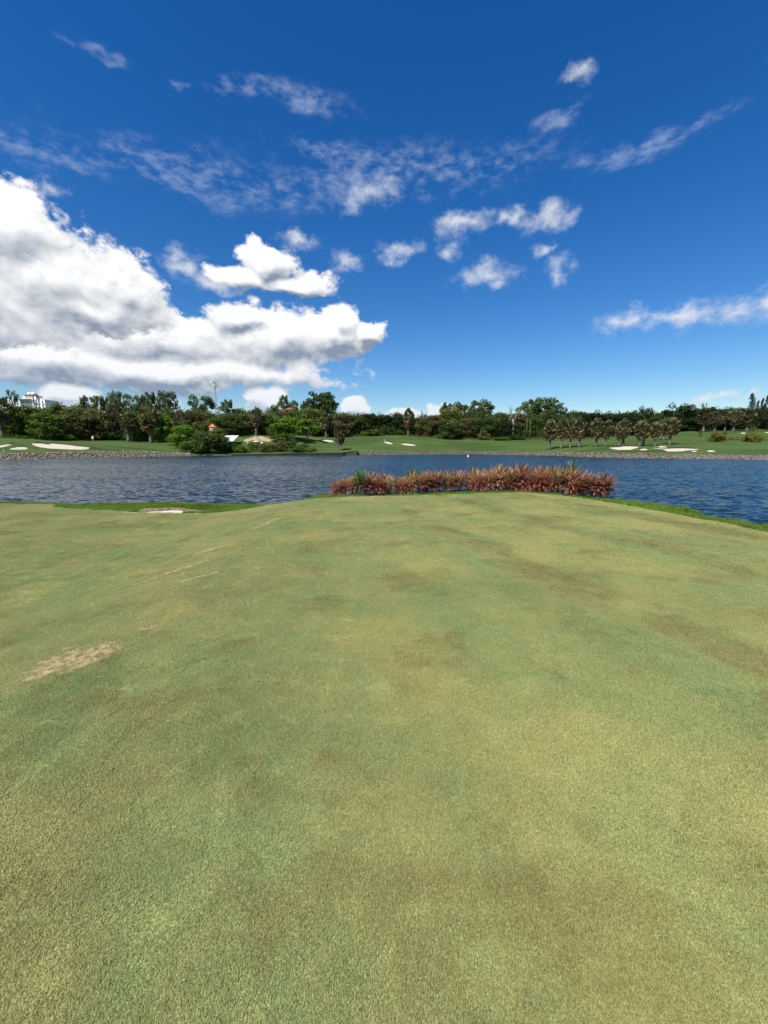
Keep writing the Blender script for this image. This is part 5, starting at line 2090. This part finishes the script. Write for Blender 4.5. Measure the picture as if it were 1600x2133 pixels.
def hedge():
    # column px, row of the foot, row of the top
    bx = [690, 740, 800, 850, 900, 950, 1000, 1050, 1090, 1120, 1150, 1180, 1210, 1240, 1262]
    by = [1040, 1037.5, 1035, 1033, 1029.5, 1027, 1024.5, 1023, 1022, 1025, 1030, 1034, 1037, 1039, 1037.5]
    tx = [690, 712, 735, 752, 790, 820, 860, 900, 950, 1000, 1050, 1075, 1110, 1160, 1200, 1230, 1270]
    ty = [1006, 998, 990, 982, 984, 991, 984, 981, 981, 976, 971, 965, 974, 968, 975, 983, 987]
    r = random.Random(12)
    front = [700, 722, 744, 768, 792, 815, 838, 860, 882, 905, 928, 950, 973, 996, 1018, 1040, 1062, 1084, 1106, 1128, 1148, 1168, 1190, 1212, 1234, 1252, 1266]
    n = len(front)
    names = ['first', 'second', 'third', 'fourth', 'fifth', 'sixth', 'seventh', 'eighth', 'ninth', 'tenth', 'eleventh', 'twelfth', 'thirteenth', 'fourteenth']
    for i, px in enumerate(front):
        py = float(np.interp(px, bx, by))
        # walk to where the view ray meets the shoulder
        d = ray(px, py)
        ys = np.arange(11.0, 17.0, .05)
        xs = d.x / d.y * ys
        zs = EYE + d.z / d.y * ys
        hs = h_near(xs, ys)
        ok = np.nonzero((hs >= zs))[0]
        y = float(ys[ok[0]]) if len(ok) else 13.5
        sd = float(sdist(np.array([d.x / d.y * y]), np.array([y]))[0])
        while sd > -.45:
            y += .05
            sd = float(sdist(np.array([d.x / d.y * y]), np.array([y]))[0])
            if y > 18: break
        x = d.x / d.y * y
        top = z_at(float(np.interp(px, tx, ty)), y, px)
        hgt = max(.60, (top - H(x, y)) * r.uniform(.86, 1.08))
        place = (names[i] + ' red strappy-leaved cordyline counted from the left end of the front row') if i < 13 else \
                (('last' if i == n - 1 else names[n - 1 - i] + ' from last') + ' red strappy-leaved cordyline at the right end of the front row')
        mat = 'cordy_mixed' if i in (2, 5, 10, 16, 21) else 'cordy_red'
        if mat == 'cordy_mixed': place = place.replace('red strappy', 'bronze-green strappy')
        cordyline(x, y, hgt, mat, i % 5, place, 'cordylines at the end of the tee')
    back = [712, 733, 757, 780, 804, 826, 848, 871, 894, 916, 940, 962, 985, 1007, 1029, 1051, 1073, 1095, 1117, 1139, 1158, 1180, 1202, 1224, 1247]
    for i, px in enumerate(back):
        py = float(np.interp(px, bx, by))
        y = 1.7 * FPX / (py - HORIZON) + r.uniform(.45, .8)
        x = (px - CX) / (FPX / cp) * y
        while H(x, y) < -.75 and y > 12:
            y -= .1
        top = z_at(float(np.interp(px, tx, ty)) - 2, y, px)
        hgt = max(.62, (top - H(x, y)) * r.uniform(.95, 1.05))
        k = min(n - 1, sum(1 for f in front if f < px))
        nm = names[k] if k < 13 else ('last' if k == n - 1 else names[n - 1 - k] + ' from last')
        lab_ = 'back-row red cordyline just left of the %s front-row plant' % nm
        cordyline(x, y, hgt, 'cordy_red', (i + 2) % 5, lab_, 'back row of cordylines')
    for px, top, Y, lab in ((752, 974, 13.3, 'leftmost green spiky plant rising above the red hedge'), (859, 970, 14.5, 'middle green spiky plant rising above the red hedge'), (1195, 955, 14.1, 'rightmost and tallest green spiky plant above the red hedge')):
        x = (px - CX) / (FPX / cp) * Y
        cordyline(x, Y, z_at(top, Y, px) - H(x, Y), 'cordy_green', px % 3, lab, 'green spiky plants in the hedge')


hedge()
